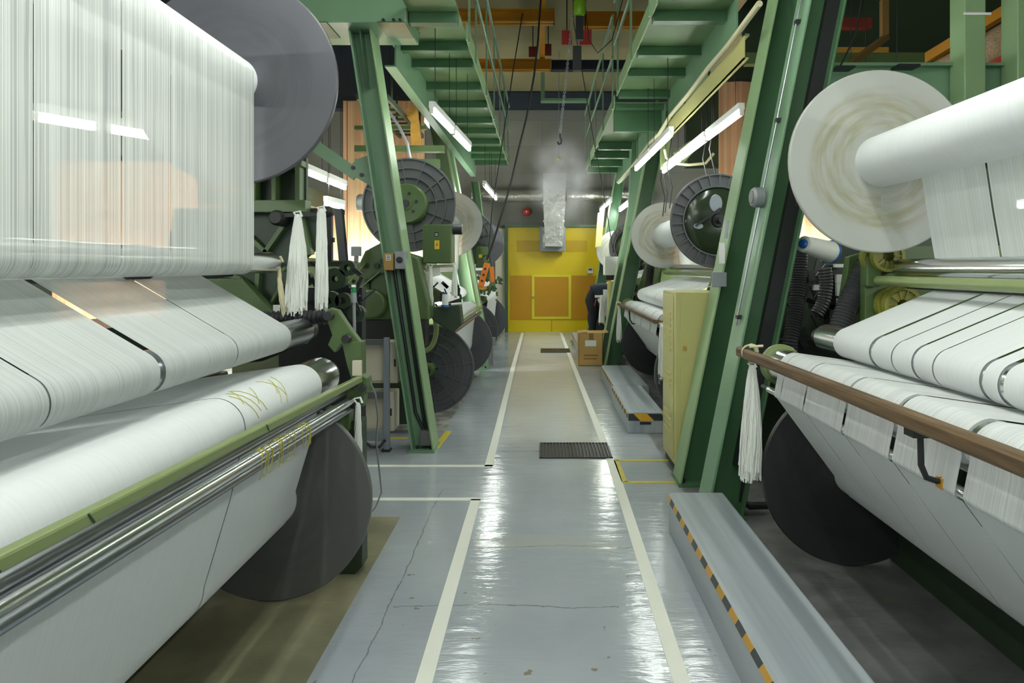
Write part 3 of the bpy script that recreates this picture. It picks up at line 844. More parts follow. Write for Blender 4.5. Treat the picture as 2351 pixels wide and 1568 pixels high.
# bits between the left column and its catwalk
r = root('cable_ladder', 'dark cable ladder behind the top of the left column', 'cable ladder', (-1.66, 7.2, 3.05))
g = G(); g.bar((-1.78, 6.3, 3.15), (-1.78, 8.2, 3.15), .03, .05); g.bar((-1.50, 6.3, 3.15), (-1.50, 8.2, 3.15), .03, .05); g.parts('side_rail', M['olive_dark'], r, None)
g = G()
for i in range(9): g.box((-1.78, 6.4 + i * .21, 3.14), (-1.50, 6.44 + i * .21, 3.16))
g.parts('rung', M['olive_dark'], r, None)
g = G()
for x in (-1.78, -1.5):
    for y in (6.5, 8.0): g.cyl((x, y, 3.15), (x, y, 3.6), .012, 6)
g.parts('hanger', M['olive_dark'], r)
g = G(); g.tube([(-1.68, 6.4, 3.28), (-1.52, 6.4, 3.06), (-1.40, 6.4, 2.88), (-1.32, 6.4, 2.72), (-1.28, 6.4, 2.50), (-1.22, 6.4, 2.36)], .014, 8)
g.thing('hanging_cable', M['grey_metal'], 'grey cable sloping down beside the left column', 'cable')
g = G(); a = W(946, 245, 7.2); b = W(965, 333, 7.2)
poly = [W(*q, 7.2) for q in ((935, 250), (955, 245), (962, 280), (967, 330), (945, 332), (943, 300), (944, 282), (935, 270))]
g.prism([(q.x, q.z) for q in poly], 7.18, 7.24); g.thing('bracket_lever', M['rust'], 'ochre stained bracket lever hanging behind the left column', 'bracket')
g = G(); g.box((-2.1, 7.3, 2.80), (-1.1, 7.4, 2.87)); g.box((-2.1, 7.32, 2.62), (-1.15, 7.38, 2.72)); g.box((-2.1, 7.3, 3.05), (-1.3, 7.36, 3.09))
g.thing('frame_rails', M['olive'], 'dark green rails crossing behind the left column top', 'rail')

# ---------------------------------------------------------------- fluorescent lights
def lamp(p0, p1, label, tubes=25, grp='fluorescent lights', gap=.085, top=5.55, mat='tube'):
    p0, p1 = Vector(p0), Vector(p1)
    mid = (p0 + p1) / 2
    r = root('fluorescent_light', label, 'light', (mid.x, mid.y, mid.z), grp)
    d = (p1 - p0).normalized()
    sx = d.cross(Vector((0, 0, 1))).normalized()
    up = sx.cross(d).normalized()
    L = (p1 - p0).length
    g = G(); g.bar(p0 + up * .055, p1 + up * .055, .10 if tubes == 2 else .05, .05, up); g.part('housing', M['white'], r, None)
    for k in ([-1, 1] if tubes == 2 else [0]):
        o = sx * k * gap / 2
        G().cyl(p0 + o + d * .03, p1 + o - d * .03, .022, 12).part('tube', M[mat], r, label='lit white tube')
        g = G()
        for e, sg in ((p0, 1), (p1, -1)):
            g.bar(e + o + up * .035, e + o - up * .02, .03, .03, d)
        g.parts('socket', M['white_plastic'], r, None)
    g = G()
    for q in (.15, .85):
        c = p0.lerp(p1, q) + up * .07
        g.cyl(c, (c.x, c.y, top), .0035, 6)
    g.parts('hanger_wire', M['dark_steel'], r)
def row(p0, p1, n, labels, **kw):
    p0, p1 = Vector(p0), Vector(p1)
    for i in range(n):
        a, b = p0.lerp(p1, i / n), p0.lerp(p1, (i + 1) / n)
        e = (b - a).normalized() * .03
        lamp(a + e, b - e, labels[i], **kw)
row((-0.93, 5.45, 2.82), (-0.78, 7.05, 2.77), 2, ['twin tube light under the left catwalk, the nearer of the pair', 'twin tube light under the left catwalk, the farther of the pair'], top=3.55)
row((-0.92, 10.3, 2.80), (-0.86, 12.2, 2.78), 2, ['small far twin tube light on the left, the nearer one', 'small far twin tube light on the left, the farther one'], top=3.55, mat='tube_new')
row((1.22, 6.15, 2.76), (1.20, 8.4, 2.76), 2, ['right twin tube light nearest the aisle, front one', 'right twin tube light nearest the aisle, rear one'], top=3.55)
row((1.58, 5.15, 2.73), (1.55, 8.4, 2.73), 3, ['inner right light beside the near columns, front length', 'inner right light beside the near columns, middle length', 'inner right light beside the near columns, rear length'], gap=.06)
row((1.30, 12.3, 2.76), (1.28, 14.4, 2.76), 2, ['far right twin tube light above the person, front one', 'far right twin tube light above the person, rear one'], top=3.55, mat='tube_new')
row((1.66, 12.5, 2.72), (1.66, 14.0, 2.72), 1, ['far right single tube light above the distant white flange'], tubes=1, mat='tube_new')
row((-2.2, 6.0, 2.39), (-2.15, 7.15, 2.37), 2, ['twin tube light seen beyond the grey flange, upper front', 'twin tube light seen beyond the grey flange, upper rear'], mat='tube_new')
row((-2.2, 6.6, 2.15), (-2.15, 7.1, 2.15), 1, ['short tube light below the upper ones beyond the grey flange'], tubes=1)
row((-2.85, 3.62, 2.34), (-2.52, 4.35, 2.36), 2, ['tube light showing through the near left warp, left one', 'tube light showing through the near left warp, middle one'])
row((-2.46, 4.50, 2.35), (-2.28, 4.80, 2.33), 1, ['tube light showing through the near left warp, short right one'])
row((-2.0, 11.0, 2.4), (-2.0, 13.4, 2.4), 2, ['light above the far left machine, front one', 'light above the far left machine, rear one'], mat='tube_new')
# the same rows go on over and behind the camera
row((-0.92, -2.6, 2.80), (-0.92, 2.9, 2.80), 4, ['light over the near left machine, rearmost behind the camera', 'light over the near left machine, second behind the camera', 'light over the near left machine, beside the camera', 'light over the near left machine, ahead of the camera'], top=5.55)
row((1.22, -2.6, 2.80), (1.22, 2.9, 2.80), 4, ['light over the near right machine, rearmost behind the camera', 'light over the near right machine, second behind the camera', 'light over the near right machine, beside the camera', 'light over the near right machine, ahead of the camera'], top=5.55)
row((2.9, 0.75, 1.88), (2.9, 4.02, 1.88), 2, ['light behind the near right warp, beside the camera', 'light behind the near right warp, ahead of the camera'])
row((2.9, 5.2, 1.9), (2.9, 6.8, 1.9), 2, ['inner light behind the right machines, front one', 'inner light behind the right machines, rear one'], mat='tube_new')  # added behind the flange to brighten the right peach curtain
row((-2.9, -1.0, 2.35), (-2.9, 2.4, 2.35), 2, ['inner light behind the near left warp, beside the camera', 'inner light behind the near left warp, ahead of the camera'], mat='tube_new')

row((-2.75, 9.05, 1.25), (-1.5, 9.05, 1.25), 1, ['light behind the tall left peach curtain'], top=3.7, mat='tube_strong')  # added backlight, hidden by the cloth, to make the curtain bright
row((-4.6, 9.2, 1.2), (-3.2, 9.2, 1.2), 1, ['light behind the lower left peach curtain'], top=3.7, mat='tube_strong')  # added likewise, lighting the lower curtain from behind
row((2.35, 9.0, 1.6), (3.7, 9.0, 1.6), 1, ['light behind the right peach curtain'], top=2.9, mat='tube_strong')  # added out of view to light the right curtain through its cloth
row((-3.8, 5.55, 1.3), (-2.9, 5.55, 1.3), 1, ['light behind the peach curtain beyond the near left warp'], mat='tube_new')  # added to backlight the curtain seen through the warp
row((-2.4, 11.5, 4.5), (-2.4, 14.0, 4.5), 2, ['high light over the far left machine, front one', 'high light over the far left machine, rear one'])  # added above the machine to brighten the far ceiling and wall
row((2.4, 11.5, 4.5), (2.4, 14.0, 4.5), 2, ['high light over the far right machine, front one', 'high light over the far right machine, rear one'])  # added right-hand counterpart, for the same ceiling and wall

row((-0.32, -3.0, 4.0), (-0.32, 4.4, 4.0), 4, ['high light over the aisle, left row, rearmost', 'high light over the aisle, left row, second from the rear', 'high light over the aisle, left row, third from the rear', 'high light over the aisle, left row, foremost'])  # added above the frame to brighten the column webs
row((0.32, -3.0, 4.0), (0.32, 4.4, 4.0), 4, ['high light over the aisle, right row, rearmost', 'high light over the aisle, right row, second from the rear', 'high light over the aisle, right row, third from the rear', 'high light over the aisle, right row, foremost'])  # right row of the added column lighting, also out of frame
row((-2.5, 7.9, 1.3), (-1.7, 7.9, 1.3), 1, ['low light in front of the tall left peach curtain'], mat='tube_strong')  # added behind the gearbox to brighten the curtain front

# ================================================================ WARP BEAMS, ROLLERS, FABRIC
RAD = 0.46
def flange(g, c, y, rad, sgn, ribs):
    """flange disc whose flat inner face is at y; sgn is the direction (along y) of its outer face; ribbed outside if asked"""
    t = .022
    g.lathe([(0, 0), (rad - .006, 0), (rad, sgn * .006), (rad, sgn * t), (rad - .006, sgn * (t + .004)), (rad - .02, sgn * (t + .002)), (rad - .022, sgn * (t - .006)), (0, sgn * (t - .006))], (c[0], y, c[1]), 'y', 72)
def ribs_outer(g, c, y, rad, sgn, rings, n, hub, rib0=None):
    for q in rings:
        g.lathe([(q - .007, sgn * .010), (q - .007, sgn * .042), (q + .007, sgn * .042), (q + .007, sgn * .010)], (c[0], y, c[1]), 'y', 56)
    for i in range(n):
        a = 2 * math.pi * (i + .3) / n
        d = Vector((math.cos(a), 0, math.sin(a)))
        o = Vector((c[0], y + sgn * .022, c[1]))
        g.bar(o + d * (rib0 or hub), o + d * (rad - .006), .012, .034, (0, 1, 0))

def warp_beam(name, label, cx, cz, y0, y1, core, m_core, m_far, m_near, near_style='ribs', group='warp beams', rad=RAD, hub=.195, far_lab=None, near_lab=None, core_lab=None):
    """yarn beam along y: near flange outer face towards the camera at y0, far flange inner face at y1"""
    r = root(name, label, 'warp beam' if name == 'warp_beam' else 'fabric roll', (cx, (y0 + y1) / 2, cz - .46), group)
    G().cyl((cx, y0, cz), (cx, y1, cz), core, 48).part('yarn_core' if name == 'warp_beam' else 'fabric_core', M[m_core], r, label=core_lab)
    g = G(); flange(g, (cx, cz), y1, rad, 1, False); g.part('far_flange', M[m_far], r, label=far_lab)
    g = G(); flange(g, (cx, cz), y0, rad, -1, True)
    if near_style == 'ribs': ribs_outer(g, (cx, cz), y0, rad, -1, (.18, .27, .36, rad - .01), 12, .12)
    if near_style == 'short': ribs_outer(g, (cx, cz), y0, rad, -1, (.335, rad - .01), 26, .33, .335)
    nf = g.part('near_flange', M[m_near], r, label=near_lab)
    if near_style == 'short':
        g = G(); g.lathe([(0, -.05), (.25, -.05), (.31, -.03), (.33, -.015)], (cx, y0, cz), 'y', 48); g.part('drive_cover', M['gloss_green'], nf, label='dark green drive cover')
        g = G()
        for a, q, sx, sz in ((98, .17, .065, .09), (195, .2, .05, .03)):
            ox, oz = cx + q * math.cos(math.radians(a)), cz + q * math.sin(math.radians(a))
            vs0 = len(g.v); g.lathe([(0, -.056), (.9, -.056), (1, -.046)], (0, 0, 0), 'y', 20)
            for i in range(vs0, len(g.v)):
                v = g.v[i]; g.v[i] = Vector((ox + v.x * sx, y0 + v.y, oz + v.z * sz))
        g.parts('window', M['alu'], nf, label='pale oval opening')
        g = G(); g.bar((cx - .22, y0 - .06, cz - .05), (cx + .02, y0 - .06, cz + .12), .02, .02); g.lathe([(0, -.09), (.06, -.09), (.07, -.05)], (cx, y0, cz), 'y', 20); g.part('hub_arm', M['dark_steel'], nf)
    elif near_style == 'ribs':
        g = G(); g.lathe([(0, -.16), (hub - .015, -.16), (hub, -.14), (hub, -.02)], (cx, y0, cz), 'y', 36); g.lathe([(0, -.175), (.06, -.172), (.065, -.155)], (cx, y0, cz), 'y', 24); g.part('hub', M['olive'], nf, label='green bolted hub')
        g = G()
        for i in range(6):
            a = math.radians(60 * i + 12); g.cyl((cx + .1 * math.cos(a), y0 - .175, cz + .1 * math.sin(a)), (cx + .1 * math.cos(a), y0 - .155, cz + .1 * math.sin(a)), .014, 8)
        g.part('hub_bolts', M['dark_steel'], nf)
    G().cyl((cx, y0 - .2, cz), (cx, y1 + .2, cz), .035, 16).part('axle', M['dark_steel'], r)
    return r

def roller(name, label, cx, cz, y0, y1, rad, mat, cat='roller', group=None, end='dark_steel', end_r=.6, dz=0.0):
    r = root(name, label, cat, (cx, (y0 + y1) / 2, cz - rad), group)
    G().cyl((cx, y0, cz + dz), (cx, y1, cz), rad, 32).part('barrel', M[mat], r)
    G().cyl((cx, y1, cz), (cx, y1 + .10, cz), rad * end_r, 16).part('journal', M[end], r)
    return r

# ---------------------------------------------------------------- near left machine (fabric up to y = 2.9)
LY0, LY1 = -0.6, 2.86
warp_beam('warp_beam', 'near left warp beam with a big smooth grey flange, top left', -1.37, 2.33, LY0, 2.90, .106, 'cloth', 'flange_grey', 'flange_grey', 'plain', far_lab='smooth grey flange', core_lab='white yarn wound on the beam')
warp_beam('fabric_roll', 'near left fabric roll near the floor with a dark grey flange', -1.226, .462, LY0, 2.93, .125, 'cloth', 'flange_dark', 'flange_dark', 'plain', 'fabric rolls', far_lab='dark grey flange', core_lab='white fabric wound on the roll')
roller('guide_roller', 'chrome roller at the foot of the hanging left warp', -1.315, 1.525, LY0, 3.17, .050, 'chrome', group='guide rollers', end='black', end_r=.55)
roller('guide_roller', 'dark chrome roller at the edge of the left sloping sheet', -1.165, 1.195, LY0, 3.16, .062, 'chrome_dark', group='guide rollers', end='black', end_r=.8)
roller('guide_roller', 'large chrome roller under the lower left fabric', -1.063, .978, LY0, 3.12, .094, 'chrome', group='guide rollers', end='black', end_r=.7)
L1 = root('warp_sheet', 'white thread sheet and fabric running down the near left machine', 'warp sheet', (-1.3, 1.15, .4), 'white warp sheets on the machines')
prof = [(-1.37 + .108, 2.36), (-1.262, 2.33), (-1.262, 1.9)] + arc(-1.315, 1.525, .053, 0, -96, 10) + [(-1.50, 1.466)]
G().sheet(prof, gaps(LY0, LY1, [(1.96, .005), (1.62, .003), (2.22, .003)])).part('upper_sheet', M['warp_thin'], L1, 60, label='hanging curtain of open white threads')
prof = [(-1.50, 1.470)] + arc(-1.165, 1.195, .066, 60, -78, 14) + [(-1.62, 1.03)]
G().sheet(prof, gaps(LY0, LY1, [(1.895, .028), (2.36, .006), (1.46, .006)])).part('middle_sheet', M['warp'], L1, 60, label='sloping sheet with a dark slit')
prof = [(-1.62, 1.0)] + arc(-1.063, .978, .099, 99, -2, 12) + [(-1.012, .75)] + arc(-1.226, .462, .128, 0, -60, 6)
G().sheet(prof, gaps(LY0, LY1, [(2.12, .006)])).part('lower_fabric', M['cloth'], L1, 60, label='fabric over the lower roller and down to the roll')
roller('tension_rod', 'dark rod tucked between the upper and sloping left sheets', -1.52, 1.466, LY0, 3.1, .014, 'dark_steel', group='thin rods')
g = G(); a = W(318, 632, 2.35); g.prism([(a.x - .018, a.z + .014), (a.x + .018, a.z + .014), (a.x + .012, a.z - .006), (a.x, a.z - .014), (a.x - .012, a.z - .006)], 2.28, 2.42)
g.thing('rod_clip', M['black'], 'small black clip under the hanging left warp', 'clip')
# thread whiskers of yellow lying on fabric and bars
def far_near(px, py, Y, px2, py2):
    """end point at depth Y seen at (px,py) and the same bar where it leaves the picture at (px2,py2), extended past the camera plane"""
    a = W(px, py, Y)
    Y2 = a.x * F / (px2 - CX)
    b = W(px2, py2, Y2)
    d = (b - a) / (a.y - b.y)
    e = b + d * (b.y + .5)
    return a, e
def longbar(name, label, a, e, r, mat, square=None, cat='bar', group=None, bevel=.004):
    g = G()
    if square: g.bar(a, e, square[0], square[1])
    else: g.tube([a.lerp(e, i / 12) for i in range(13)], r, 40)
    return g.thing(name, M[mat], label, cat, group, 38, bevel if square else 0)
a, e = far_near(826, 870, 3.10, 0, 1288)
r = root('guard_bar', 'pale green square bar along the front of the near left machine', 'bar', (a.x, (a.y + e.y) / 2, a.z - .03))
G().bar(a, e, .030, .030).part('bar', M['olive_light'], r, None, bevel=.006)
g = G(); 
for t in (.30, .52, .58, .76): 
    q = a.lerp(e, t); g.bar(q + Vector((.0155, -.004, .012)), q + Vector((.0165, .012, -.010)), .002, .004)
g.parts('scratch', M['olive_dark'], r, None)
a, e = far_near(803, 905, 3.06, 0, 1378)
longbar('steel_bar', 'dull steel bar just under the pale green bar, left', Vector((a.x - .03, a.y, a.z + .012)), Vector((e.x - .03, e.y, e.z + .012)), .021, 'chrome_dark', group='steel bars of the left machine')
a, e = far_near(806, 919, 3.06, 0, 1405)
longbar('steel_bar', 'bright polished bar along the front of the left machine', a, e, .020, 'chrome', group='steel bars of the left machine')
a, e = far_near(804, 941, 3.06, 0, 1443)
longbar('steel_bar', 'dark steel bar below the bright polished bar, left', Vector((a.x - .01, a.y, a.z)), Vector((e.x - .01, e.y, e.z)), .017, 'chrome_dark', group='steel bars of the left machine')
g = G()
ab, eb = far_near(806, 919, 3.06, 0, 1405)
for i in range(16):
    t = (3.06 - (2.05 + rnd.random() * .42)) / (3.06 - eb.y)
    q = ab.lerp(eb, t)
    pts = []
    for k in range(9):
        an = math.radians(200 - 260 * k / 8)
        pts.append(q + Vector((.021 * math.cos(an) * (1.0 if k < 8 else 1.1), (k - 4) * .008 * rnd.uniform(-1, 1), .021 * math.sin(an) - (.05 if k > 6 else 0))))
    g.tube(pts, .0012, 4)
g.thing('yellow_threads', M['yellow_thread'], 'loose yellow threads wound round the bright left bar', 'thread', kind='stuff')
g = G()
for i in range(9):
    y = 2.05 + rnd.random() * .5
    a0, a1 = rnd.uniform(95, 70), rnd.uniform(45, 5)
    g.tube([Vector((x, y + .06 * k / 5 * (1 if i % 2 else -1), z)) for k, (x, z) in enumerate(arc(-1.063, .978, .1008, a0, a1, 5))], .0011, 4)
g.thing('yellow_threads', M['yellow_thread'], 'loose yellow threads lying on the lower left fabric', 'thread', kind='stuff')

# end frame of the near left machine
def poly(pxs, Y): return [(lambda q: (q.x, q.z))(W(x, y, Y)) for x, y in pxs]
fr = root('knitting_machine', 'olive green end frame of the near left machine behind its rollers', 'knitting machine', (-1.6, 3.5, 0))
Y = 3.45
g = G(); g.prism(poly([(400, 478), (728, 478), (735, 560), (690, 600), (655, 660), (660, 735), (700, 790), (600, 830), (380, 850), (380, 600)], Y), Y, Y + .06); g.part('end_plate', M['olive_dark'], fr, None, bevel=.004)
g = G()
g.prism(poly([(540, 390), (700, 370), (700, 385), (540, 405)], Y), Y - .05, Y + .02)
g.prism(poly([(540, 462), (712, 462), (712, 490), (540, 490)], Y), Y - .07, Y + .02)
for x in (590, 636, 690): g.prism(poly([(x - 5, 385), (x + 6, 385), (x + 6, 470), (x - 5, 470)], Y), Y - .05, Y + .02)
g.parts('cast_grid', M['olive'], fr, None, bevel=.004)
g = G(); g.prism(poly([(545, 380), (700, 360), (700, 480), (545, 480)], Y), Y + .02, Y + .05); g.part('grid_back', M['olive_dark'], fr, None)
g = G()
def rib(x0, y0, x1, y1, w=.022):
    p, q = W(x0, y0, Y), W(x1, y1, Y); g.bar(p - Vector((0, .015, 0)), q - Vector((0, .015, 0)), w, .05, (0, 1, 0))
rib(500, 620, 560, 640); rib(560, 640, 640, 720); rib(530, 500, 660, 620); rib(655, 520, 600, 600); rib(600, 600, 590, 740); rib(690, 480, 715, 585, .03); rib(600, 745, 650, 655, .012); rib(480, 640, 600, 760)
g.parts('rib', M['olive'], fr, None)
g = G(); g.box((-2.7, -.6, 0), (-1.68, 3.5, .95)); g.part('bed', M['olive_dark'], fr, None, bevel=.01)
g = G(); g.box((-2.2, -.6, 1.02), (-1.80, 3.4, 1.25)); g.part('needle_bed', M['dark_steel'], fr, None)
g = G(); g.prism(poly([(455, 640), (560, 640), (655, 745), (640, 800), (420, 850), (420, 660)], 3.36), 3.34, 3.40); g.part('side_cheek', M['olive'], fr, None, bevel=.004)
for sx, yy in ((-3.2, .3), (-3.2, 2.9)):
    G().box((sx - .1, yy - .1, 0), (sx + .1, yy + .1, 2.3)).part('upright', M['olive_dark'], fr, None)
G().box((-3.3, -.5, 2.30), (-3.1, 3.4, 2.42)).part('top_rail', M['olive_dark'], fr, None)
# bracket arms that carry the rollers
Y = 3.13
g = G()
g.prism(poly([(745, 716), (757, 707), (775, 712), (800, 750), (828, 788), (826, 826), (800, 826), (784, 790), (768, 810), (752, 792), (762, 770)], Y), Y, Y + .05)
g.part('roller_arm', M['olive'], fr, None, bevel=.004)
g = G(); g.prism(poly([(787, 786), (832, 783), (832, 860), (846, 866), (848, 900), (838, 905), (836, 932), (800, 935), (797, 900), (812, 880), (800, 840)], Y), Y - .02, Y + .06); g.part('bar_bracket', M['olive'], fr, None, bevel=.004)
g = G(); g.prism(poly([(752, 934), (808, 936), (806, 985), (790, 1000), (770, 1050), (760, 1010)], 3.2), 3.16, 3.24); g.part('leg', M['olive'], fr, None, bevel=.004)
g = G(); g.prism(poly([(795, 1000), (815, 960), (836, 960), (838, 1290), (790, 1340), (770, 1340), (800, 1240)], 3.25), 3.2, 3.3); g.part('foot', M['olive_dark'], fr, None, bevel=.004)
g = G()
for x, y, q in ((760, 724, .022), (800, 776, .02), (815, 878, .022), (818, 923, .022), (838, 888, .016)):
    c = W(x, y, Y); g.lathe([(0, -.035), (q, -.035), (q, 0)], (c.x, Y - .015, c.z), 'y', 16)
g.parts('bolt', M['dark_steel'], fr)
g = G(); g.box(W(808, 828, 3.08), W(832, 862, 3.10)); g.part('limit_switch', M['beige'], fr, None, bevel=.003, label='pale switch block')
g = G(); q = [W(690, 732, 3.2) + Vector((-.3, 0, 0)), W(760, 728, 3.2)]
n = 40
g.tube([q[0].lerp(q[1], i / n) for i in range(n + 1)], [.038 if i % 2 else .028 for i in range(n + 1)], 12); g.part('spring', M['black'], fr, label='black coil spring')
g = G(); c = W(635, 500, 3.35); g.lathe([(0, -.05), (.03, -.05), (.04, -.03), (.04, .05)], (c.x, 3.38, c.z), 'y', 18); g.bar(W(640, 495, 3.36), W(728, 492, 3.36), .02, .02); g.part('hook_arm', M['black'], fr)
g = G(); g.box(W(627, 700, 3.33), W(643, 745, 3.335)); g.part('label_plate', M['label_white'], fr, None, label='small white and yellow label')
g = G(); g.box(W(627, 718, 3.325), W(643, 728, 3.33)); g.part('label_band', M['warn'], fr, None)
# hoses and dark linkages behind the hanks
lk = root('knitting_mechanism', 'dark knitting mechanism of rods and wheels behind the white yarn hanks', 'knitting mechanism', (-1.35, 4.2, .8))
g = G(); Y = 4.2
for i in range(26):
    x = 650 + rnd.random() * 180; y = 600 + rnd.random() * 120
    x2 = x + rnd.uniform(-40, 40); y2 = y + rnd.uniform(-40, 40)
    yy = Y + rnd.uniform(-.2, .3)
    g.bar(W(x, y, yy), W(x2, y2, yy), rnd.uniform(.008, .03), rnd.uniform(.008, .02), (0, 1, 0))
g.parts('linkage', M['dark_steel'], lk, None)
g = G()
for x, y, q in ((772, 640, .07), (760, 690, .06), (700, 640, .05), (800, 615, .05), (790, 690, .05), (820, 720, .055)):
    c = W(x, y, Y); g.lathe([(.02, -.03), (q, -.03), (q, .03), (.02, .03)], c, 'y', 20)
g.parts('wheel', M['olive_dark'], lk)
g = G(); g.box(W(640, 660, 4.5), W(840, 1104, 4.6)); g.box(W(690, 600, 4.5), W(820, 612, 4.55)); g.parts('housing', M['black'], lk, None)
g = G()
for (x, y) in ((742, 640), (735, 655), (746, 668)): g.sphere(W(x, y, 4.0), .022, 6)
g.parts('pulley', M['chrome_dark'], lk)
g = G(); g.bar(W(757, 490, Y), W(757, 600, Y), .035, .035, (0, 1, 0)); g.sphere(W(753, 487, Y), .04, 8); g.bar(W(740, 551, Y), W(768, 551, Y), .03, .02, (0, 1, 0)); g.part('post', M['black'], lk, label='black post with a round cap')
g = G(); g.bar(W(778, 480, 5.2), W(790, 610, 5.2), .06, .06, (0, 1, 0)); g.part('rod_bundle', M['dark_steel'], lk)

def hank(name, label, top, length, r0, r1, mat='yarn', k=130, sway=0.0, group='hanging white yarn hanks', strands_cat='yarn hank', knot=True, seed=1):
    q = random.Random(seed)
    r = root(name, label, strands_cat, (top[0], top[1], top[2] - length), group)
    g = G()
    m = 9
    def rad(t): return r0 + (r1 - r0) * (1 - (1 - t) ** 2.0)
    core = [(rad(i / m) * .82, -length * .93 * i / m) for i in range(m + 1)]
    vs0 = len(g.v)
    g.lathe([(0.001, 0)] + core + [(0.001, -length * .94)], (0, 0, 0), 'z', 18)
    for i in range(vs0, len(g.v)):
        v = g.v[i]; t = -v.z / length
        an = math.atan2(v.y, v.x); w = 1 + .22 * math.sin(an * 3 + seed + t * 3) + .12 * math.sin(an * 7 + t * 5)
        g.v[i] = Vector((top[0] + v.x * w + sway * t * t, top[1] + v.y * w, top[2] + v.z))
    for i in range(k):
        a = q.uniform(0, 2 * math.pi); e = q.uniform(.7, 1.06); L = length * q.uniform(.86, 1.04)
        ph = q.uniform(0, 6)
        pts = []
        for j in range(m + 1):
            t = j / m
            R = rad(t) * e
            aa = a + .25 * math.sin(ph + t * 4)
            pts.append((top[0] + R * math.cos(aa) + sway * t * t + q.uniform(-.002, .002), top[1] + R * math.sin(aa), top[2] - L * t))
        g.tube(pts, .0034, 4)
    g.part('strands', M[mat], r, 60)
    if knot:
        g = G(); g.sphere((top[0], top[1], top[2]), r0 * 1.25, 6, (1, 1, 1.3)); g.tube([(top[0], top[1], top[2]), (top[0] - .02, top[1], top[2] + .03), (top[0] + .01, top[1], top[2] + .035), (top[0] + .02, top[1], top[2] + .01)], .006, 6); g.part('knot', M[mat], r)
    return r
def hank_px(label, x, y0, y1, Y, w0, w1, **kw):
    a = W(x, y0, Y); return hank('yarn_hank', label, a, (y1 - y0) * Y / F, w0 * Y / F / 2, w1 * Y / F / 2, **kw)
hank_px('large white yarn hank hanging beside the near left warp', 684, 502, 716, 3.20, 14, 46, seed=3, sway=-.01)
hank_px('slimmer white yarn hank to the right of the large hank', 738, 490, 710, 3.25, 16, 26, seed=5, k=90)
hank_px('thin cream yarn loop dangling from the left chrome roller', 640, 606, 730, 3.18, 5, 9, seed=6, k=24, mat='cream_yarn', sway=.03)
hank_px('white fabric strip hanging at the corner bracket by the dark left flange', 822, 930, 1070, 3.05, 8, 16, seed=8, k=48, group=None)

# signal lamp, aluminium post, beige cabinets in the side passage
r = root('signal_lamp', 'slim signal lamp with green lens on a grey pole', 'signal lamp', W(814, 775, 3.3))
a, b = W(814, 775, 3.3), W(813, 695, 3.3)
G().cyl(a, b, .008, 10).part('pole', M['grey_metal'], r)
G().cyl(b, W(812, 672, 3.3), .014, 14).part('lamp_body', M['grey_metal'], r)
G().cyl(W(812, 672, 3.3), W(812, 659, 3.3), .013, 14).part('lens', M['green_lamp'], r, label='green lens')
G().cyl(W(812, 659, 3.3), W(812, 654, 3.3), .012, 14).part('cap', M['white'], r)
r = root('aluminium_stand', 'grey aluminium profile stand with crossbar beside the beige boxes', 'stand', (-1.29, 5.36, 0))
g = G(); z1 = 1.5 - (775 - 615) * 5.36 / F
xs = (888 - CX) * 5.36 / F
g.box((xs - .022, 5.34, 0), (xs + .022, 5.385, z1)); g.part('post', M['alu'], r, None, bevel=.003)
G().box((xs - .25, 5.345, z1 - .06), (xs, 5.38, z1 - .015)).part('crossbar', M['grey_dark'], r, None)
G().box((xs - .25, 5.345, .43), (xs, 5.38, .48)).part('crossbar', M['grey_dark'], r, None)
G().box((xs - .22, 5.32, .09), (xs - .02, 5.40, .17)).part('crossbar', M['grey_metal'], r, None)
g = G(); g.box((xs - .035, 5.32, 0), (xs + .035, 5.40, .015)); g.part('foot_plate', M['dark_steel'], r, None)
def cab(label, x0, y0p, x1, y1p, Y, depth):
    a, b = W(x0, y1p, Y), W(x1, y0p, Y)
    r = root('control_box', label, 'control box', ((a.x + b.x) / 2, Y + depth / 2, a.z), 'beige control boxes')
    G().box((a.x, Y, a.z), (b.x, Y + depth, b.z)).part('case', M['beige'], r, None, bevel=.008)
    dr = G().box((a.x + .02, Y - .006, a.z + .02), (b.x - .02, Y, b.z - .02)).part('door', M['beige'], r, None, bevel=.003)
    G().box((b.x - .03, Y - .014, (a.z + b.z) / 2 - .03), (b.x - .018, Y - .006, (a.z + b.z) / 2 + .03)).part('latch', M['dark_steel'], dr, None)
cab('upper beige control box behind the aluminium stand', 820, 785, 914, 880, 5.42, .2)
cab('lower beige control box behind the aluminium stand', 822, 901, 905, 990, 5.42, .2)
G().tube([W(846, 870, 3.15), W(862, 905, 3.2), W(868, 960, 3.3), W(864, 1015, 3.5), W(872, 1090, 3.65), W(876, 1130, 3.65), W(862, 1165, 3.62), W(846, 1182, 3.6)], .005, 6).thing('thin_cable', M['grey_metal'], 'thin grey cable hanging down to the floor by the dark flange', 'cable')
G().tube([W(838, 1015, 5.2), W(852, 1026, 5.2), W(872, 1026, 5.25), W(884, 1010, 5.3)], .012, 8).thing('thin_cable', M['black'], 'short black cable sagging at the foot of the aluminium stand', 'cable')

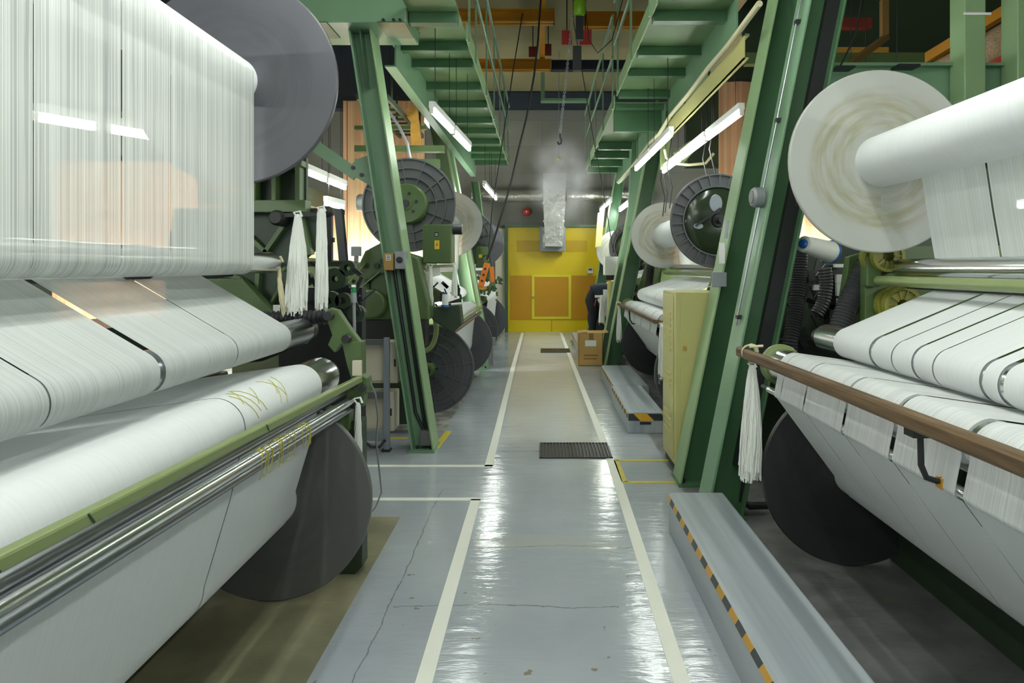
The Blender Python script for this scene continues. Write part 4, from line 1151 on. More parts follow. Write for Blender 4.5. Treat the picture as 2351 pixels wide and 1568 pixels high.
# ---------------------------------------------------------------- near right machine (fabric up to y = 3.2)
RY0, RY1 = -0.6, 3.18
warp_beam('warp_beam', 'near right warp beam with a worn white flange, right', 1.70, 2.035, RY0, 3.28, .129, 'cloth', 'flange_white', 'flange_white', 'plain', far_lab='yellow-stained white flange', core_lab='smooth white yarn wound on the beam')
warp_beam('fabric_roll', 'near right fabric roll near the floor with a charcoal flange', 1.566, .462, RY0, 3.28, .10, 'cloth', 'flange_black', 'flange_black', 'plain', 'fabric rolls', far_lab='charcoal flange')
roller('guide_roller', 'chrome roller under the near right warp, at eye level', 1.868, 1.50, RY0, 3.42, .046, 'chrome', group='guide rollers')
roller('guide_roller', 'chrome roller at the edge of the upper right fabric', 1.49, 1.135, RY0, 3.42, .070, 'chrome', group='guide rollers', end='black')
r = roller('guide_roller', 'chrome drum with green end ring beside the wooden rail', 1.235, 1.0, RY0, 3.36, .085, 'chrome', group='guide rollers', end='olive')
G().lathe([(.05, 0), (.10, 0), (.105, .01), (.105, .035), (.05, .04)], (1.235, 3.36, 1.0), 'y', 32).part('end_ring', M['olive_light'], r, label='green end ring')
roller('guide_roller', 'thin chrome bar at the lower edge of the right fabric', 1.147, .885, RY0, 3.30, .017, 'chrome', group='guide rollers')
roller('guard_bar', 'pale green pipe crossing above the upper right fabric', 1.775, 1.432, RY0, 3.45, .026, 'olive_light', cat='bar')
roller('tension_rod', 'thin rod behind the top edge of the upper right fabric', 1.905, 1.405, RY0, 3.40, .014, 'dark_steel', group='thin rods')
R1 = root('warp_sheet', 'white thread sheet and slit fabric running down the near right machine', 'warp sheet', (1.6, 1.3, .4), 'white warp sheets on the machines')
prof = arc(1.70, 2.035, .131, 40, 6, 5) + [(1.875, 1.75)] + arc(1.868, 1.50, .049, 8, -60, 8) + [(1.918, 1.41), (1.905, 1.388)]
G().sheet(prof, gaps(RY0, RY1, [(2.72, .012)])).part('upper_sheet', M['warp'], R1, 60, label='hanging thread sheet with one slit')
prof = [(1.905, 1.390)] + arc(1.49, 1.135, .074, 114, 262, 16) + [(1.95, 1.0)]
G().sheet(prof, gaps(RY0, RY1, [(2.82, .024), (2.65, .009), (2.50, .016), (2.37, .008), (2.11, .016), (2.02, .026), (1.7, .015)])).part('middle_sheet', M['cloth'], R1, 60, label='fabric with dark slits over the roller')
prof = [(1.95, .985)] + arc(1.235, 1.0, .089, 97, 190, 12) + arc(1.147, .885, .019, 175, 250, 5)
sl = [(2.83, .012), (2.46, .018), (2.12, .024), (1.77, .034), (1.3, .02)]
G().sheet(prof, gaps(RY0, RY1, [(3.1, .006)] + sl)).part('lower_fabric', M['cloth_open'], R1, 60, label='fabric strips hanging behind the wooden rail')
prof = [(1.141, .867)] + arc(1.566, .462, .103, 205, 260, 5)
G().sheet(prof, gaps(RY0, RY1, [(2.82, .004), (2.46, .005), (2.12, .006), (1.77, .005)])).part('slanting_fabric', M['cloth'], R1, 60, label='smooth fabric slanting down to the roll')
r = root('wooden_rail', 'long brown wooden rail in front of the near right fabric', 'rail', (1.045, 1.4, 1.035))
a, e = W(1697, 806, 3.46), Vector((1.05, -.5, 1.085))
G().bar(a, e, .042, .052).part('rail', M['wood'], r, None, bevel=.012)
b0 = a.lerp(e, (3.46 - 1.86) / 3.96)
G().tube([b0 + Vector((.01, .03, .0)), b0 + Vector((.03, 0, -.02)), b0 + Vector((.03, -.005, -.13)), b0 + Vector((.045, -.005, -.165)), b0 + Vector((.075, -.005, -.175)), b0 + Vector((.10, -.005, -.168))], .009, 8).part('bracket', M['black'], r, label='black bent bracket')
G().box(b0 + Vector((.08, -.02, -.195)), b0 + Vector((.11, .01, -.165))).part('bracket_foot', M['rust'], r, None, label='rusty foot')
G().box(b0 + Vector((.0, -.02, -.05)), b0 + Vector((.045, .03, -.02))).part('clamp', M['black'], r, None)
c = W(1716, 808, 3.36)
g = G()
for i in range(7): g.tube([(c.x + .035 * math.cos(t) - .0 + .005 * i, 3.36 - .02 + i * .008, c.z + .037 * math.sin(t)) for t in [2 * math.pi * j / 12 for j in range(13)]], .004, 5)
g.tube([(c.x, 3.33, c.z + .03), (c.x + .07, 3.33, c.z + .035)], .007, 6)
g.part('string_tie', M['cream_yarn'], r, label='cream string tied round the end')
hank_px('white yarn hank tied to the end of the near wooden rail', 1727, 848, 1095, 3.30, 14, 46, seed=11, k=180, sway=-.012)
G().tube([W(1716, 820, 3.33), W(1722, 835, 3.32), W(1728, 850, 3.30)], .004, 5).thing('string', M['cream_yarn'], 'cream string holding the hank on the wooden rail', 'string')

fr = root('knitting_machine', 'green end frame of the near right machine with yellow-green pulleys', 'knitting machine', (2.1, 3.5, 0))
g = G(); g.box((1.74, 3.52, .25), (3.2, 3.58, 1.62)); g.part('end_plate', M['olive'], fr, None, bevel=.004)
g = G(); g.prism(poly([(1946, 590), (1995, 575), (1995, 700), (1940, 740), (1930, 700)], 3.7), 3.68, 3.74); g.part('side_cheek', M['olive'], fr, None, bevel=.004)
g = G(); g.box((1.79, -.6, 0), (2.1, 3.36, .36)); g.part('plinth', M['olive_dark'], fr, None, label='dark base panel')
g = G(); g.box((2.1, -.6, 0), (3.0, 3.45, .95)); g.part('bed', M['olive_dark'], fr, None)
g = G(); g.box((3.05, 3.3, 0), (3.25, 3.5, 2.6)); g.box((3.05, .3, 0), (3.25, .5, 2.6)); g.part('upright', M['olive_dark'], fr, None)
g = G(); g.box((1.72, 3.46, 1.40), (1.80, 3.52, 1.56)); g.part('bearing_block', M['olive'], fr, None, bevel=.006)
for x, y, q, Yb in ((2035, 588, .085, 3.45), (2010, 590, .085, 3.50), (2068, 700, .10, 3.45), (2050, 700, .10, 3.50)):
    c = W(x, y, Yb)
    g = G(); g.lathe([(.03, -.02), (q * .75, -.02), (q * .8, -.03), (q, -.03), (q, .01), (.03, .01)], c, 'y', 30)
    for i in range(10):
        an = 2 * math.pi * i / 10; d = Vector((math.cos(an), 0, math.sin(an))); g.bar(c + d * .03 + Vector((0, -.024, 0)), c + d * q * .8 + Vector((0, -.024, 0)), .006, .010, (0, 1, 0))
    g.part('pulley', M['bobbin'], fr, label='yellow-green spoked pulley')
def hose(label, pts, r, grp='black corrugated hoses'):
    P = [Vector(p) for p in pts]
    # resample
    out = []
    for i in range(len(P) - 1):
        L = (P[i + 1] - P[i]).length; k = max(2, int(L / .009))
        for j in range(k): out.append(P[i].lerp(P[i + 1], j / k))
    out.append(P[-1])
    # smooth
    for _ in range(12): out = [out[0]] + [(out[i - 1] + out[i] * 2 + out[i + 1]) / 4 for i in range(1, len(out) - 1)] + [out[-1]]
    return G().tube(out, [r if i % 2 else r * .86 for i in range(len(out))], 14).thing('corrugated_hose', M['hose'], label, 'hose', grp)
hose('vertical corrugated hose just right of the near green column', [W(1838, 560, 4.4), W(1834, 640, 4.4), W(1826, 720, 4.35), W(1815, 780, 4.3), W(1808, 850, 4.3)], .052)
hose('slanting corrugated hose below the white flange', [W(1992, 600, 3.64), W(1968, 650, 3.64), W(1945, 700, 3.62), W(1925, 760, 3.6)], .058)
hose('short bent corrugated hose between the other two hoses', [W(1893, 615, 4.0), W(1898, 650, 4.0), W(1893, 690, 4.0), W(1876, 720, 4.0)], .042)
a, b = W(1845, 560, 3.98), W(1905, 578, 4.12)
r = root('yarn_cone', 'grey yarn cone with blue ends lying below the white flange', 'yarn cone', ((a.x + b.x) / 2, 4.1, a.z - .08))
d = (b - a).normalized()
G().cyl(a, b, .05, 24, .068).part('yarn', M['yarn'], r)
G().cyl(b, b + d * .012, .074, 24).part('end_rim', M['blue'], r, label='blue rim'); G().cyl(a - d * .02, a, .024, 24, .03).part('core_end', M['blue'], r, label='blue rim')
r = root('knitting_mechanism', 'dark knitting mechanism behind the hoses of the near right machine', 'knitting mechanism', (1.9, 4.9, .6))
g = G(); rn = random.Random(21)
for i in range(40):
    x = 1800 + rn.random() * 160; y = 600 + rn.random() * 200; yy = 4.6 + rn.uniform(-.2, .3)
    g.bar(W(x, y, yy), W(x + rn.uniform(-30, 30), y + rn.uniform(-50, 50), yy), rn.uniform(.01, .05), rn.uniform(.01, .03), (0, 1, 0))
g.parts('linkage', M['dark_steel'], r, None)
g = G(); g.box(W(1905, 610, 4.4), W(1922, 770, 4.5)); g.box(W(1870, 700, 4.4), W(1930, 708, 4.5)); g.box(W(1790, 780, 4.5), W(2000, 900, 4.6)); g.parts('rail', M['black'], r, None)
g = G()
for x, y, w, h in ((1925, 610, 8, 4), (1930, 640, 9, 10), (1928, 665, 6, 14), (1932, 690, 8, 5), (1875, 660, 5, 6), (1895, 595, 8, 4)): g.box(W(x - w, y - h, 4.35), W(x + w, y + h, 4.38))
g.parts('plate', M['white'], r, None, label='small pale plate')
g = G(); g.box((1.45, 5.0, 0), (2.6, 5.2, 1.70)); g.part('housing', M['olive_dark'], r, None)

# stepping platforms along the right side
def step(label, x0, x1, y0, y1, h, group, haz, front=False):
    r = root('step_platform', label, 'step', ((x0 + x1) / 2, (y0 + y1) / 2, 0), group)
    G().prism([(x0, 0), (x1, 0), (x1, h - .03), (x1 - .02, h), (x0 + .012, h), (x0, h - .012)], y0, y1).part('tread_box', M['step'], r, None, bevel=.006)
    g = G(); g.box((x0 - .0015, y0 + .01, h - .055), (x0, y1 - .005, h - .010)); g.part('edge_tape', M[haz], r, None, label='black and yellow edge tape')
    if front:
        g = G(); g.box((x0 + .005, y0 - .0015, h - .075), (x1 - .01, y0, h - .012)); g.part('front_tape', M['hazard_big'], r, None, label='black and yellow front tape')
        g = G(); g.box((x0 + .11, y0 - .003, h - .11), (x0 + .21, y0, h - .085)); g.part('hand_slot', M['black'], r, None, label='dark hand slot')
    return r
step('grey step platform with hazard tape, nearest on the right', .720, 1.045, -.8, 3.72, .222, 'grey step platforms', 'hazard')
step('middle grey step platform with broad hazard tape on its end', .775, 1.12, 5.92, 7.28, .19, 'grey step platforms', 'hazard', True)
step('farther grey step platform behind the middle one', .80, 1.20, 7.32, 8.82, .185, 'grey step platforms', 'hazard')
step('low grey step under the person at the far end', .62, .92, 10.95, 13.6, .16, 'grey step platforms', 'hazard')

# khaki electrical cabinet
r = root('electrical_cabinet', 'khaki electrical cabinet with louvres beside the second right column', 'cabinet', (1.12, 4.95, 0))
G().box((.965, 4.74, .06), (1.30, 5.22, 1.325)).part('case', M['cabinet'], r, None, bevel=.008)
G().box((.98, 4.76, 0), (1.28, 5.20, .06)).part('base', M['olive_dark'], r, None)
g = G(); g.box((.958, 4.80, .10), (.965, 5.19, 1.30)); cd = g.part('door', M['cabinet'], r, None, bevel=.003)
for blk, zs in (('a', [1.17 - i * .045 for i in range(7)]), ('b', [.72 - i * .045 for i in range(3)]), ('c', [.42 - i * .045 for i in range(4)])):
    for z in zs:
        G().prism([(.958, z), (.948, z - .004), (.950, z - .022), (.958, z - .024)], 4.86, 5.12).part('louvre', M['cabinet'], cd, None)
G().box((1.0, 4.732, .12), (1.27, 4.74, 1.28)).part('side_panel', M['cabinet'], r, None)
G().lathe([(0, -.012), (.014, -.012), (.014, 0)], (1.03, 4.732, .92), 'y', 12).part('lock', M['rust'], r)
g = G(); g.cyl((.958, 5.17, .62), (.925, 5.17, .62), .01, 8); g.cyl((.925, 5.17, .58), (.925, 5.17, .66), .008, 8); g.part('handle', M['chrome_dark'], cd)

# ================================================================ FAR MACHINES
# peach yarn curtains between the machines
def curtain(label, x0, x1, y, z0, z1, seed):
    q = random.Random(seed)
    n = int((x1 - x0) / .05)
    vs, fs = [], []
    for i in range(n + 1):
        x = x0 + (x1 - x0) * i / n
        dy = .018 * math.sin(i * .9) + q.uniform(-.006, .006)
        vs += [(x, y + dy, z0 + q.uniform(0, .01)), (x, y + dy, z1)]
    for i in range(n): fs.append((2 * i, 2 * i + 2, 2 * i + 3, 2 * i + 1))
    r = root('yarn_curtain', label, 'curtain', ((x0 + x1) / 2, y, z0), 'peach coloured curtains')
    G().add(vs, fs).part('cloth', M['peach'], r, 60)
    G().box((x0, y - .02, z1), (x1, y + .02, z1 + .04)).part('top_bar', M['dark_steel'], r, None)
    return r
curtain('tall peach curtain seen on the left between grey flange and leaning column', -2.62, -1.55, 8.6, .3, 3.70, 1)
curtain('lower peach curtain left of the tall one, behind the yarn hanks', -5.0, -2.66, 8.7, .3, 2.35, 2)
curtain('peach curtain showing through the near left warp', -3.9, -2.75, 5.2, .0, 2.35, 3)
curtain('peach curtain on the right between the lights and the near column', 2.32, 3.9, 8.6, .3, 3.95, 4)
curtain('peach curtain behind the near right warp', 3.3, 4.4, 4.6, .0, 2.3, 5)

def far_machine(side, ybase, lab_side, lab_no, detail=True):
    """machine whose beams run from y = ybase to ybase + 2.75, mirrored by side"""
    s = side
    def X(v): return s * v
    fr = root('knitting_machine', f'{lab_no} {lab_side} green knitting machine body', 'knitting machine', (X(2.1), ybase + 1.2, 0), 'green knitting machines')
    y0, y1 = ybase - 1.0, ybase + 3.2
    G().box((X(1.75), ybase - .3, 0), (X(2.9), y1, .9)).part('bed', M['olive_dark'], fr, None, bevel=.01)
    G().box((X(1.9), ybase - .3, .9), (X(2.4), y1, 1.15)).part('needle_bed', M['dark_steel'], fr, None)
    for yy in (ybase + .0, ybase + 2.95):
        G().prism([(X(1.45), .2), (X(2.9), .2), (X(2.9), 1.62), (X(2.6), 1.62), (X(2.3), 1.6), (X(1.75), 1.55), (X(1.6), 1.1)], yy + .14, yy + .20).part('end_frame', M['olive'], fr, None, bevel=.006)
    G().box((X(2.6), y0, 2.2), (X(2.85), y1, 2.4)).part('top_rail', M['olive_dark'], fr, None)
    return fr

# ---- left second machine
fl = far_machine(-1, 6.4, 'left', 'second')
g = G(); Y = 5.95
g.prism(poly([(838, 575), (870, 558), (905, 572), (960, 590), (985, 700), (985, 735), (810, 735), (815, 680), (826, 600)], Y), Y, Y + .35); g.part('gearbox', M['olive'], fl, None, bevel=.02, label='cast green gearbox')
c = W(856, 697, Y); G().lathe([(0, -.10), (.115, -.10), (.13, -.085), (.13, 0)], (c.x, Y, c.z), 'y', 36).part('gear_cover', M['olive'], fl, label='round green cover')
c2 = W(875, 655, Y); g = G(); g.lathe([(.10, -.03), (.12, -.03), (.12, 0), (.10, 0)], (c2.x, Y, c2.z), 'y', 36)
for q in ((866, 610), (845, 645), (896, 640), (880, 600), (840, 610)):
    cc = W(*q, Y); g.lathe([(0, -.03), (.025, -.03), (.025, 0)], (cc.x, Y, cc.z), 'y', 10)
g.parts('boss', M['olive_dark'], fl)
G().box(W(800, 735, Y), W(985, 790, Y + .2)).part('oil_tray', M['black'], fl, None)
G().box(W(830, 790, Y - .05), W(960, 965, Y + .1)).part('pedestal', M['olive_dark'], fl, None)
g = G(); g.box(W(806, 566, Y - .2), W(830, 588, Y - .15)); g.cyl(W(818, 588, Y - .18), W(818, 606, Y - .18), .02, 8); g.part('sensor', M['grey_metal'], fl, None, label='grey sensor box')
g = G(); g.bar(W(838, 605, Y - .05), W(800, 650, Y - .05), .012, .012, (0, 1, 0)); g.bar(W(870, 625, Y - .05), W(818, 668, Y - .05), .012, .012, (0, 1, 0)); g.parts('lever', M['olive_light'], fl, None)
c = W(852, 466, 7.5); G().lathe([(0, -.15), (.09, -.15), (.1, -.13), (.1, .15), (0, .15)], (c.x, 7.5, c.z), 'x', 24).part('motor', M['grey_metal'], fl, label='grey cylindrical motor')

warp_beam('warp_beam', 'second left warp beam with ribbed charcoal flange and green hub', -1.30, 2.115, 6.40, 9.15, .14, 'cloth', 'flange_white', 'charcoal', 'ribs', near_lab='ribbed charcoal flange', far_lab='pale plain flange')
warp_beam('fabric_roll', 'second left fabric roll on the floor with ribbed charcoal flange', -1.16, .462, 6.75, 9.15, .17, 'cloth', 'flange_grey', 'charcoal', 'ribs', 'fabric rolls', hub=.07, near_lab='ribbed charcoal flange', far_lab='grey plain flange')
def far_sheet(label, s, ya, yb, xc, zc, rc, xl, zl, bars=True, tag_=''):
    r = root('warp_sheet', label, 'warp sheet', (s * 1.5, (ya + yb) / 2, .4), 'white warp sheets on the machines')
    def m(pr): return [(s * x, z) for x, z in pr]
    if s < 0:
        G().sheet([(-xc + rc + .002, zc + .02), (-xc + rc + .002, zc - .3)] + arc(-1.22, 1.50, .05, 0, -96, 8) + [(-1.45, 1.45)], [(ya, yb)]).part('upper_sheet', M['warp'], r, 60)
        G().sheet([(-1.45, 1.445)] + arc(-1.12, 1.16, .066, 60, -78, 10) + [(-1.58, 1.0)], [(ya, yb)]).part('middle_sheet', M['cloth'], r, 60)
        G().sheet([(-1.58, .975)] + arc(-1.02, .935, .099, 99, -2, 10) + [(-.955, .70), (-.975, .50)] + arc(-1.15, .462, .175, 0, -60, 6), [(ya, yb)]).part('lower_fabric', M['cloth'], r, 60)
        return r
    G().sheet(m(arc(xc, zc, rc + .002, 40, 5, 5) + [(1.86, 1.75)] + arc(1.85, 1.50, .049, 8, -60, 6) + [(1.90, 1.40)]), [(ya, yb)]).part('upper_sheet', M['warp'], r, 60)
    G().sheet(m([(1.90, 1.392)] + arc(1.40, 1.13, .085, 112, 262, 14) + [(1.9, 1.0)]), gaps(ya, yb, [(ya + (yb - ya) * q, .01) for q in (.2, .45, .7)])).part('middle_sheet', M['cloth'], r, 60)
    G().sheet(m([(1.9, .985)] + arc(1.235, .96, .089, 97, 190, 10) + arc(1.15, .84, .019, 175, 250, 4)), gaps(ya, yb, [(ya + (yb - ya) * q, .018) for q in (.15, .4, .62, .85)])).part('lower_fabric', M['cloth'], r, 60)
    G().sheet(m([(1.144, .824)] + arc(xl, zl, .135, 205, 260, 5)), [(ya, yb)]).part('slanting_fabric', M['cloth'], r, 60)
    return r
far_sheet('white fabric running down the second left machine', -1, 7.25, 9.1, 1.30, 2.115, .14, 1.16, .462)
roller('guide_roller', 'green ended roller carrying the fabric of the second left machine', -1.02, .935, 6.9, 9.3, .094, 'chrome', group='guide rollers', end='olive')
roller('guard_bar', 'pale olive bar in front of the second left machine', -.89, .93, 6.6, 9.5, .022, 'olive_light', cat='bar')
roller('wooden_rail', 'brown rail below the pale olive bar of the second left machine', -.90, .85, 6.6, 9.5, .022, 'wood', cat='rail')
Y = 6.1
r = root('control_box', 'olive green control box with a yellow warning label, left', 'control box', (W(1005, 605, Y).x, Y + .12, W(1005, 605, Y).z))
a, b = W(970, 605, Y), W(1036, 515, Y)
G().box((a.x, Y, a.z), (b.x, Y + .26, b.z)).part('case', M['olive'], r, None, bevel=.008)
cbd = G().box((a.x + .008, Y - .008, a.z + .008), (b.x - .008, Y, b.z - .008)).part('door', M['olive'], r, None, bevel=.003)
a, b = W(998, 572, Y), W(1009, 552, Y); G().box((a.x, Y - .010, a.z), (b.x, Y - .008, b.z)).part('warning_label', M['warn'], cbd, None, label='yellow warning label with red bolt')
m_ = (a + b) / 2; g = G(); g.prism([(m_.x + .008, m_.z + .03), (m_.x - .012, m_.z + .0), (m_.x - .001, m_.z + .0), (m_.x - .008, m_.z - .03), (m_.x + .012, m_.z + .004), (m_.x + .001, m_.z + .004)], Y - .0115, Y - .010); g.part('bolt_symbol', M['red'], cbd, None)
a, b = W(998, 543, Y), W(1007, 533, Y); G().box((a.x, Y - .010, a.z), (b.x, Y - .008, b.z)).part('name_plate', M['black'], cbd, None, label='small dark plate')
g = G(); 
for k in range(2): g.box((a.x + .006, Y - .011, a.z + .008 + k * .014), (b.x - .006, Y - .010, a.z + .014 + k * .014))
g.part('print', M['label_white'], r, None)
c = W(1050, 527, Y + .15); r2 = G().cyl((c.x - .06, Y + .13, c.z), (c.x + .05, Y + .13, c.z), .05, 16); r2.part('plug', M['dark_steel'], r)
# bracket, hanks and cone at the end of the left second machine
r = root('yarn_stand', 'pale metal yarn stand hung with white hanks under the olive control box', 'stand', W(1010, 700, 6.2))
Y = 6.2
g = G(); g.bar(W(983, 612, Y), W(1046, 610, Y), .03, .03, (0, 1, 0)); g.bar(W(983, 612, Y), W(966, 650, Y), .02, .02, (0, 1, 0)); g.part('frame', M['cream'], r, None)
g = G(); g.prism(poly([(986, 616), (1012, 614), (1010, 632), (990, 636)], Y - .02), Y - .03, Y); g.part('guard', M['white'], r, None, label='white plate')
g = G(); g.prism(poly([(985, 706), (1055, 700), (1060, 745), (1040, 765), (1000, 740), (985, 725)], Y), Y, Y + .2); g.part('bracket', M['olive_dark'], r, None, bevel=.01)
g = G(); rn = random.Random(5)
for i in range(22):
    x = 985 + rn.random() * 75; y = 660 + rn.random() * 50
    g.bar(W(x, y, Y + .1), W(x + rn.uniform(-15, 15), y + rn.uniform(-20, 20), Y + .1), rn.uniform(.01, .03), .02, (0, 1, 0))
g.parts('linkage', M['dark_steel'], r, None)
hank_px('white hank on the left side of the pale yarn stand', 988, 615, 700, 6.12, 6, 12, seed=31, k=20)
hank_px('white hank on the right side of the pale yarn stand', 1044, 612, 684, 6.12, 6, 14, seed=32, k=20)
a = W(1022, 705, 6.1)
r = root('yarn_cone', 'white yarn cone with blue ends standing under the olive control box', 'yarn cone', a)
G().lathe([(0, .02), (.028, .02), (.030, .06), (.027, .12), (0, .125)], a, 'z', 20).part('yarn', M['yarn'], r)
G().lathe([(0, 0), (.036, 0), (.036, .02), (0, .02)], a, 'z', 20).part('base_rim', M['blue'], r, label='blue rim'); G().lathe([(0, .12), (.022, .12), (.022, .135), (0, .135)], a, 'z', 20).part('top_rim', M['blue'], r, label='blue rim')
g = G(); g.tube([W(988, 755, 6.5) + Vector((.12 * math.cos(t) - .06, 0, .22 * math.sin(t))) for t in [math.radians(110 - 14 * i) for i in range(16)]], .025, 8)
g.thing('drive_guard', M['olive_light'], 'curved pale green guard hoop beside the lower ribbed flange', 'guard')

# ---- left third machine
f3 = far_machine(-1, 10.9, 'left', 'third')
warp_beam('warp_beam', 'third left warp beam with glossy dark flange near the door', -1.25, 2.0, 10.9, 13.5, .14, 'cloth', 'flange_grey', 'charcoal', 'ribs', near_lab='glossy dark ribbed flange')
warp_beam('fabric_roll', 'third left fabric roll on the floor with dark ribbed flange', -1.19, .462, 10.9, 13.5, .14, 'cloth', 'flange_grey', 'charcoal', 'ribs', 'fabric rolls', hub=.07)
far_sheet('white fabric running down the third left machine', -1, 11.0, 13.4, 1.25, 2.0, .14, 1.19, .462)
Y = 10.6
r = root('control_box', 'small olive control box near the orange crane pendant', 'control box', (W(1110, 610, Y).x, Y, W(1110, 615, Y).z))
a, b = W(1092, 615, Y), W(1120, 566, Y); G().box((a.x, Y, a.z), (b.x, Y + .25, b.z)).part('case', M['olive'], r, None, bevel=.008)
a, b = W(1099, 592, Y), W(1107, 584, Y); G().box((a.x, Y - .004, a.z), (b.x, Y, b.z)).part('warning_label', M['warn'], r, None)
g = G(); rn = random.Random(9)
for i in range(26):
    x = 1105 + rn.random() * 40; y = 640 + rn.random() * 55; yy = 10.6 + rn.uniform(0, .3)
    g.bar(W(x, y, yy), W(x + rn.uniform(-10, 10), y + rn.uniform(-12, 12), yy), rn.uniform(.03, .08), rn.uniform(.03, .07), (0, 1, 0))
g.parts('roller_bracket', M['olive'], f3, None)
roller('guard_bar', 'pale olive bar in front of the third left machine', -1.0, .93, 10.6, 13.3, .03, 'olive_light', cat='bar')
Y = 9.0
r = root('crane_pendant', 'second orange control hanging right of the first pendant', 'crane control', W(1131, 650, Y))
G().bar(W(1129, 612, Y), W(1131, 648, Y), .06, .06).part('control_body', M['orange'], r, bevel=.01)
G().tube([W(1129, 612, Y), W(1122, 580, Y), W(1130, 480, Y), W(1150, 350, Y), W(1180, 150, Y), W(1200, 30, Y)], .008, 6).part('cable', M['black'], r)
c = W(1127, 792, 10.2); g = G(); g.box((c.x - .04, 10.1, 0), (c.x + .04, 10.2, .35)); g.box((c.x - .06, 10.08, .3), (c.x + .07, 10.2, .42)); g.thing('floor_socket', M['grey_metal'], 'small grey socket box on a post by the left columns', 'socket')

# ---- right second machine
far_machine(1, 6.4, 'right', 'second')
warp_beam('warp_beam', 'second right warp beam with dark gear-rimmed flange and white far flange', 1.70, 1.955, 6.36, 9.1, .17, 'cloth', 'flange_white', 'charcoal', 'short', near_lab='dark flange with short ribs', far_lab='plain white flange')
warp_beam('fabric_roll', 'second right fabric roll on the floor with charcoal flange', 1.57, .462, 6.5, 9.1, .14, 'cloth', 'flange_black', 'charcoal', 'ribs', 'fabric rolls', hub=.07)
far_sheet('white fabric running down the second right machine', 1, 6.5, 9.05, 1.70, 1.955, .17, 1.57, .462)
roller('guide_roller', 'chrome roller under the second right warp beam', 1.85, 1.50, 6.2, 9.3, .046, 'chrome', group='guide rollers')
roller('guard_bar', 'green pipe under the second right warp beam', 1.76, 1.43, 6.2, 9.3, .026, 'olive_light', cat='bar')
roller('guide_roller', 'chrome drum with green end of the second right machine', 1.235, .96, 6.3, 9.3, .085, 'chrome', group='guide rollers', end='olive', end_r=1.15)
r = root('wooden_rail', 'brown wooden rail in front of the second right fabric', 'rail', (1.08, 7.8, .95))
G().bar((1.085, 9.4, .985), (1.085, 6.25, .985), .035, .04).part('rail', M['wood'], r, None, bevel=.008)
for yy in (8.2,):
    G().tube([(1.09, yy, .97), (1.10, yy, .85), (1.13, yy, .80), (1.17, yy, .80)], .010, 8).part('bracket', M['black'], r)
g = G(); g.tube([(1.085 + .03 * math.cos(t), 9.3, .985 + .03 * math.sin(t)) for t in [2 * math.pi * j / 10 for j in range(11)]], .01, 5); g.part('string_tie', M['cream_yarn'], r)
hank_px('white hank hanging from the rail of the second right machine', 1421, 706, 785, 9.2, 5, 13, seed=41, k=18)
hank_px('long white hank beside the khaki cabinet door', 1519, 750, 872, 6.3, 8, 17, seed=42, k=20)
hose('corrugated hose beyond the white flange of the second right machine', [W(1495, 600, 9.6), W(1490, 650, 9.6), W(1480, 700, 9.5)], .06)
g = G(); g.prism(poly([(1520, 590), (1560, 590), (1565, 700), (1500, 720), (1515, 650)], 9.5), 9.45, 9.5); g.thing('machine_bracket', M['olive'], 'green bracket plate below the second right warp beam', 'bracket')

# ---- right third machine
far_machine(1, 10.9, 'right', 'third')
warp_beam('warp_beam', 'third right warp beam with white flange near the door', 1.59, 1.87, 11.4, 14.0, .15, 'cloth', 'flange_white', 'charcoal', 'short', rad=.43)
far_sheet('white fabric running down the third right machine', 1, 11.5, 13.6, 1.62, 1.90, .15, 1.57, .462)
warp_beam('fabric_roll', 'third right fabric roll beside the person, dark flange', 1.40, .462, 11.4, 13.6, .14, 'cloth', 'flange_black', 'flange_black', 'ribs', 'fabric rolls', hub=.07)
Y = 10.9
r = root('control_box', 'light grey control box above the person', 'control box', (W(1404, 630, Y).x, Y + .1, W(1404, 632, Y).z))
a, b = W(1388, 632, Y), W(1420, 589, Y); G().box((a.x, Y, a.z), (b.x, Y + .25, b.z)).part('case', M['white_plastic'], r, None, bevel=.01)
G().box((a.x + .01, Y - .006, a.z + .01), (b.x - .01, Y, b.z - .01)).part('door', M['white_plastic'], r, None)
G().box((a.x + .03, Y + .05, a.z - .08), (b.x + .05, Y + .2, a.z)).part('mount', M['black'], r, None)
r = root('electrical_cabinet', 'narrow khaki cabinet beside the person at the far end', 'cabinet', (1.19, 10.85, 0))
G().box((1.09, 10.66, .02), (1.30, 10.9, 1.28)).part('case', M['cabinet'], r, None, bevel=.008)
G().box((1.082, 10.69, .08), (1.09, 10.88, 1.25)).part('door', M['cabinet'], r, None)
hank_px('larger white hank hanging in front of the person', 1381, 682, 745, 11.2, 6, 15, seed=51, k=20)
hank_px('thin white hank beside the larger one by the person', 1392, 682, 728, 11.25, 4, 8, seed=52, k=12)
g = G(); g.prism(poly([(1366, 678), (1398, 678), (1398, 683), (1366, 683)], 11.25), 11.2, 11.3); g.prism(poly([(1385, 665), (1396, 665), (1396, 680), (1385, 680)], 11.3), 11.28, 11.34)
g.thing('hank_rail', M['white'], 'short white rail the far hanks hang from', 'rail')
# panels behind the right row, green machine tower pieces
g = G(); g.prism(poly([(1455, 280), (1500, 250), (1462, 520), (1440, 520)], 10.2), 10.2, 10.3); g.thing('cover_panel', M['green'], 'pale green cover panel leaning against the far right columns', 'panel')
g = G(); g.prism(poly([(1372, 490), (1388, 480), (1380, 565), (1366, 568)], 13.9), 13.85, 13.9); g.thing('cover_panel', M['cabinet'], 'cream strip leaning beside the right edge of the yellow door', 'panel')

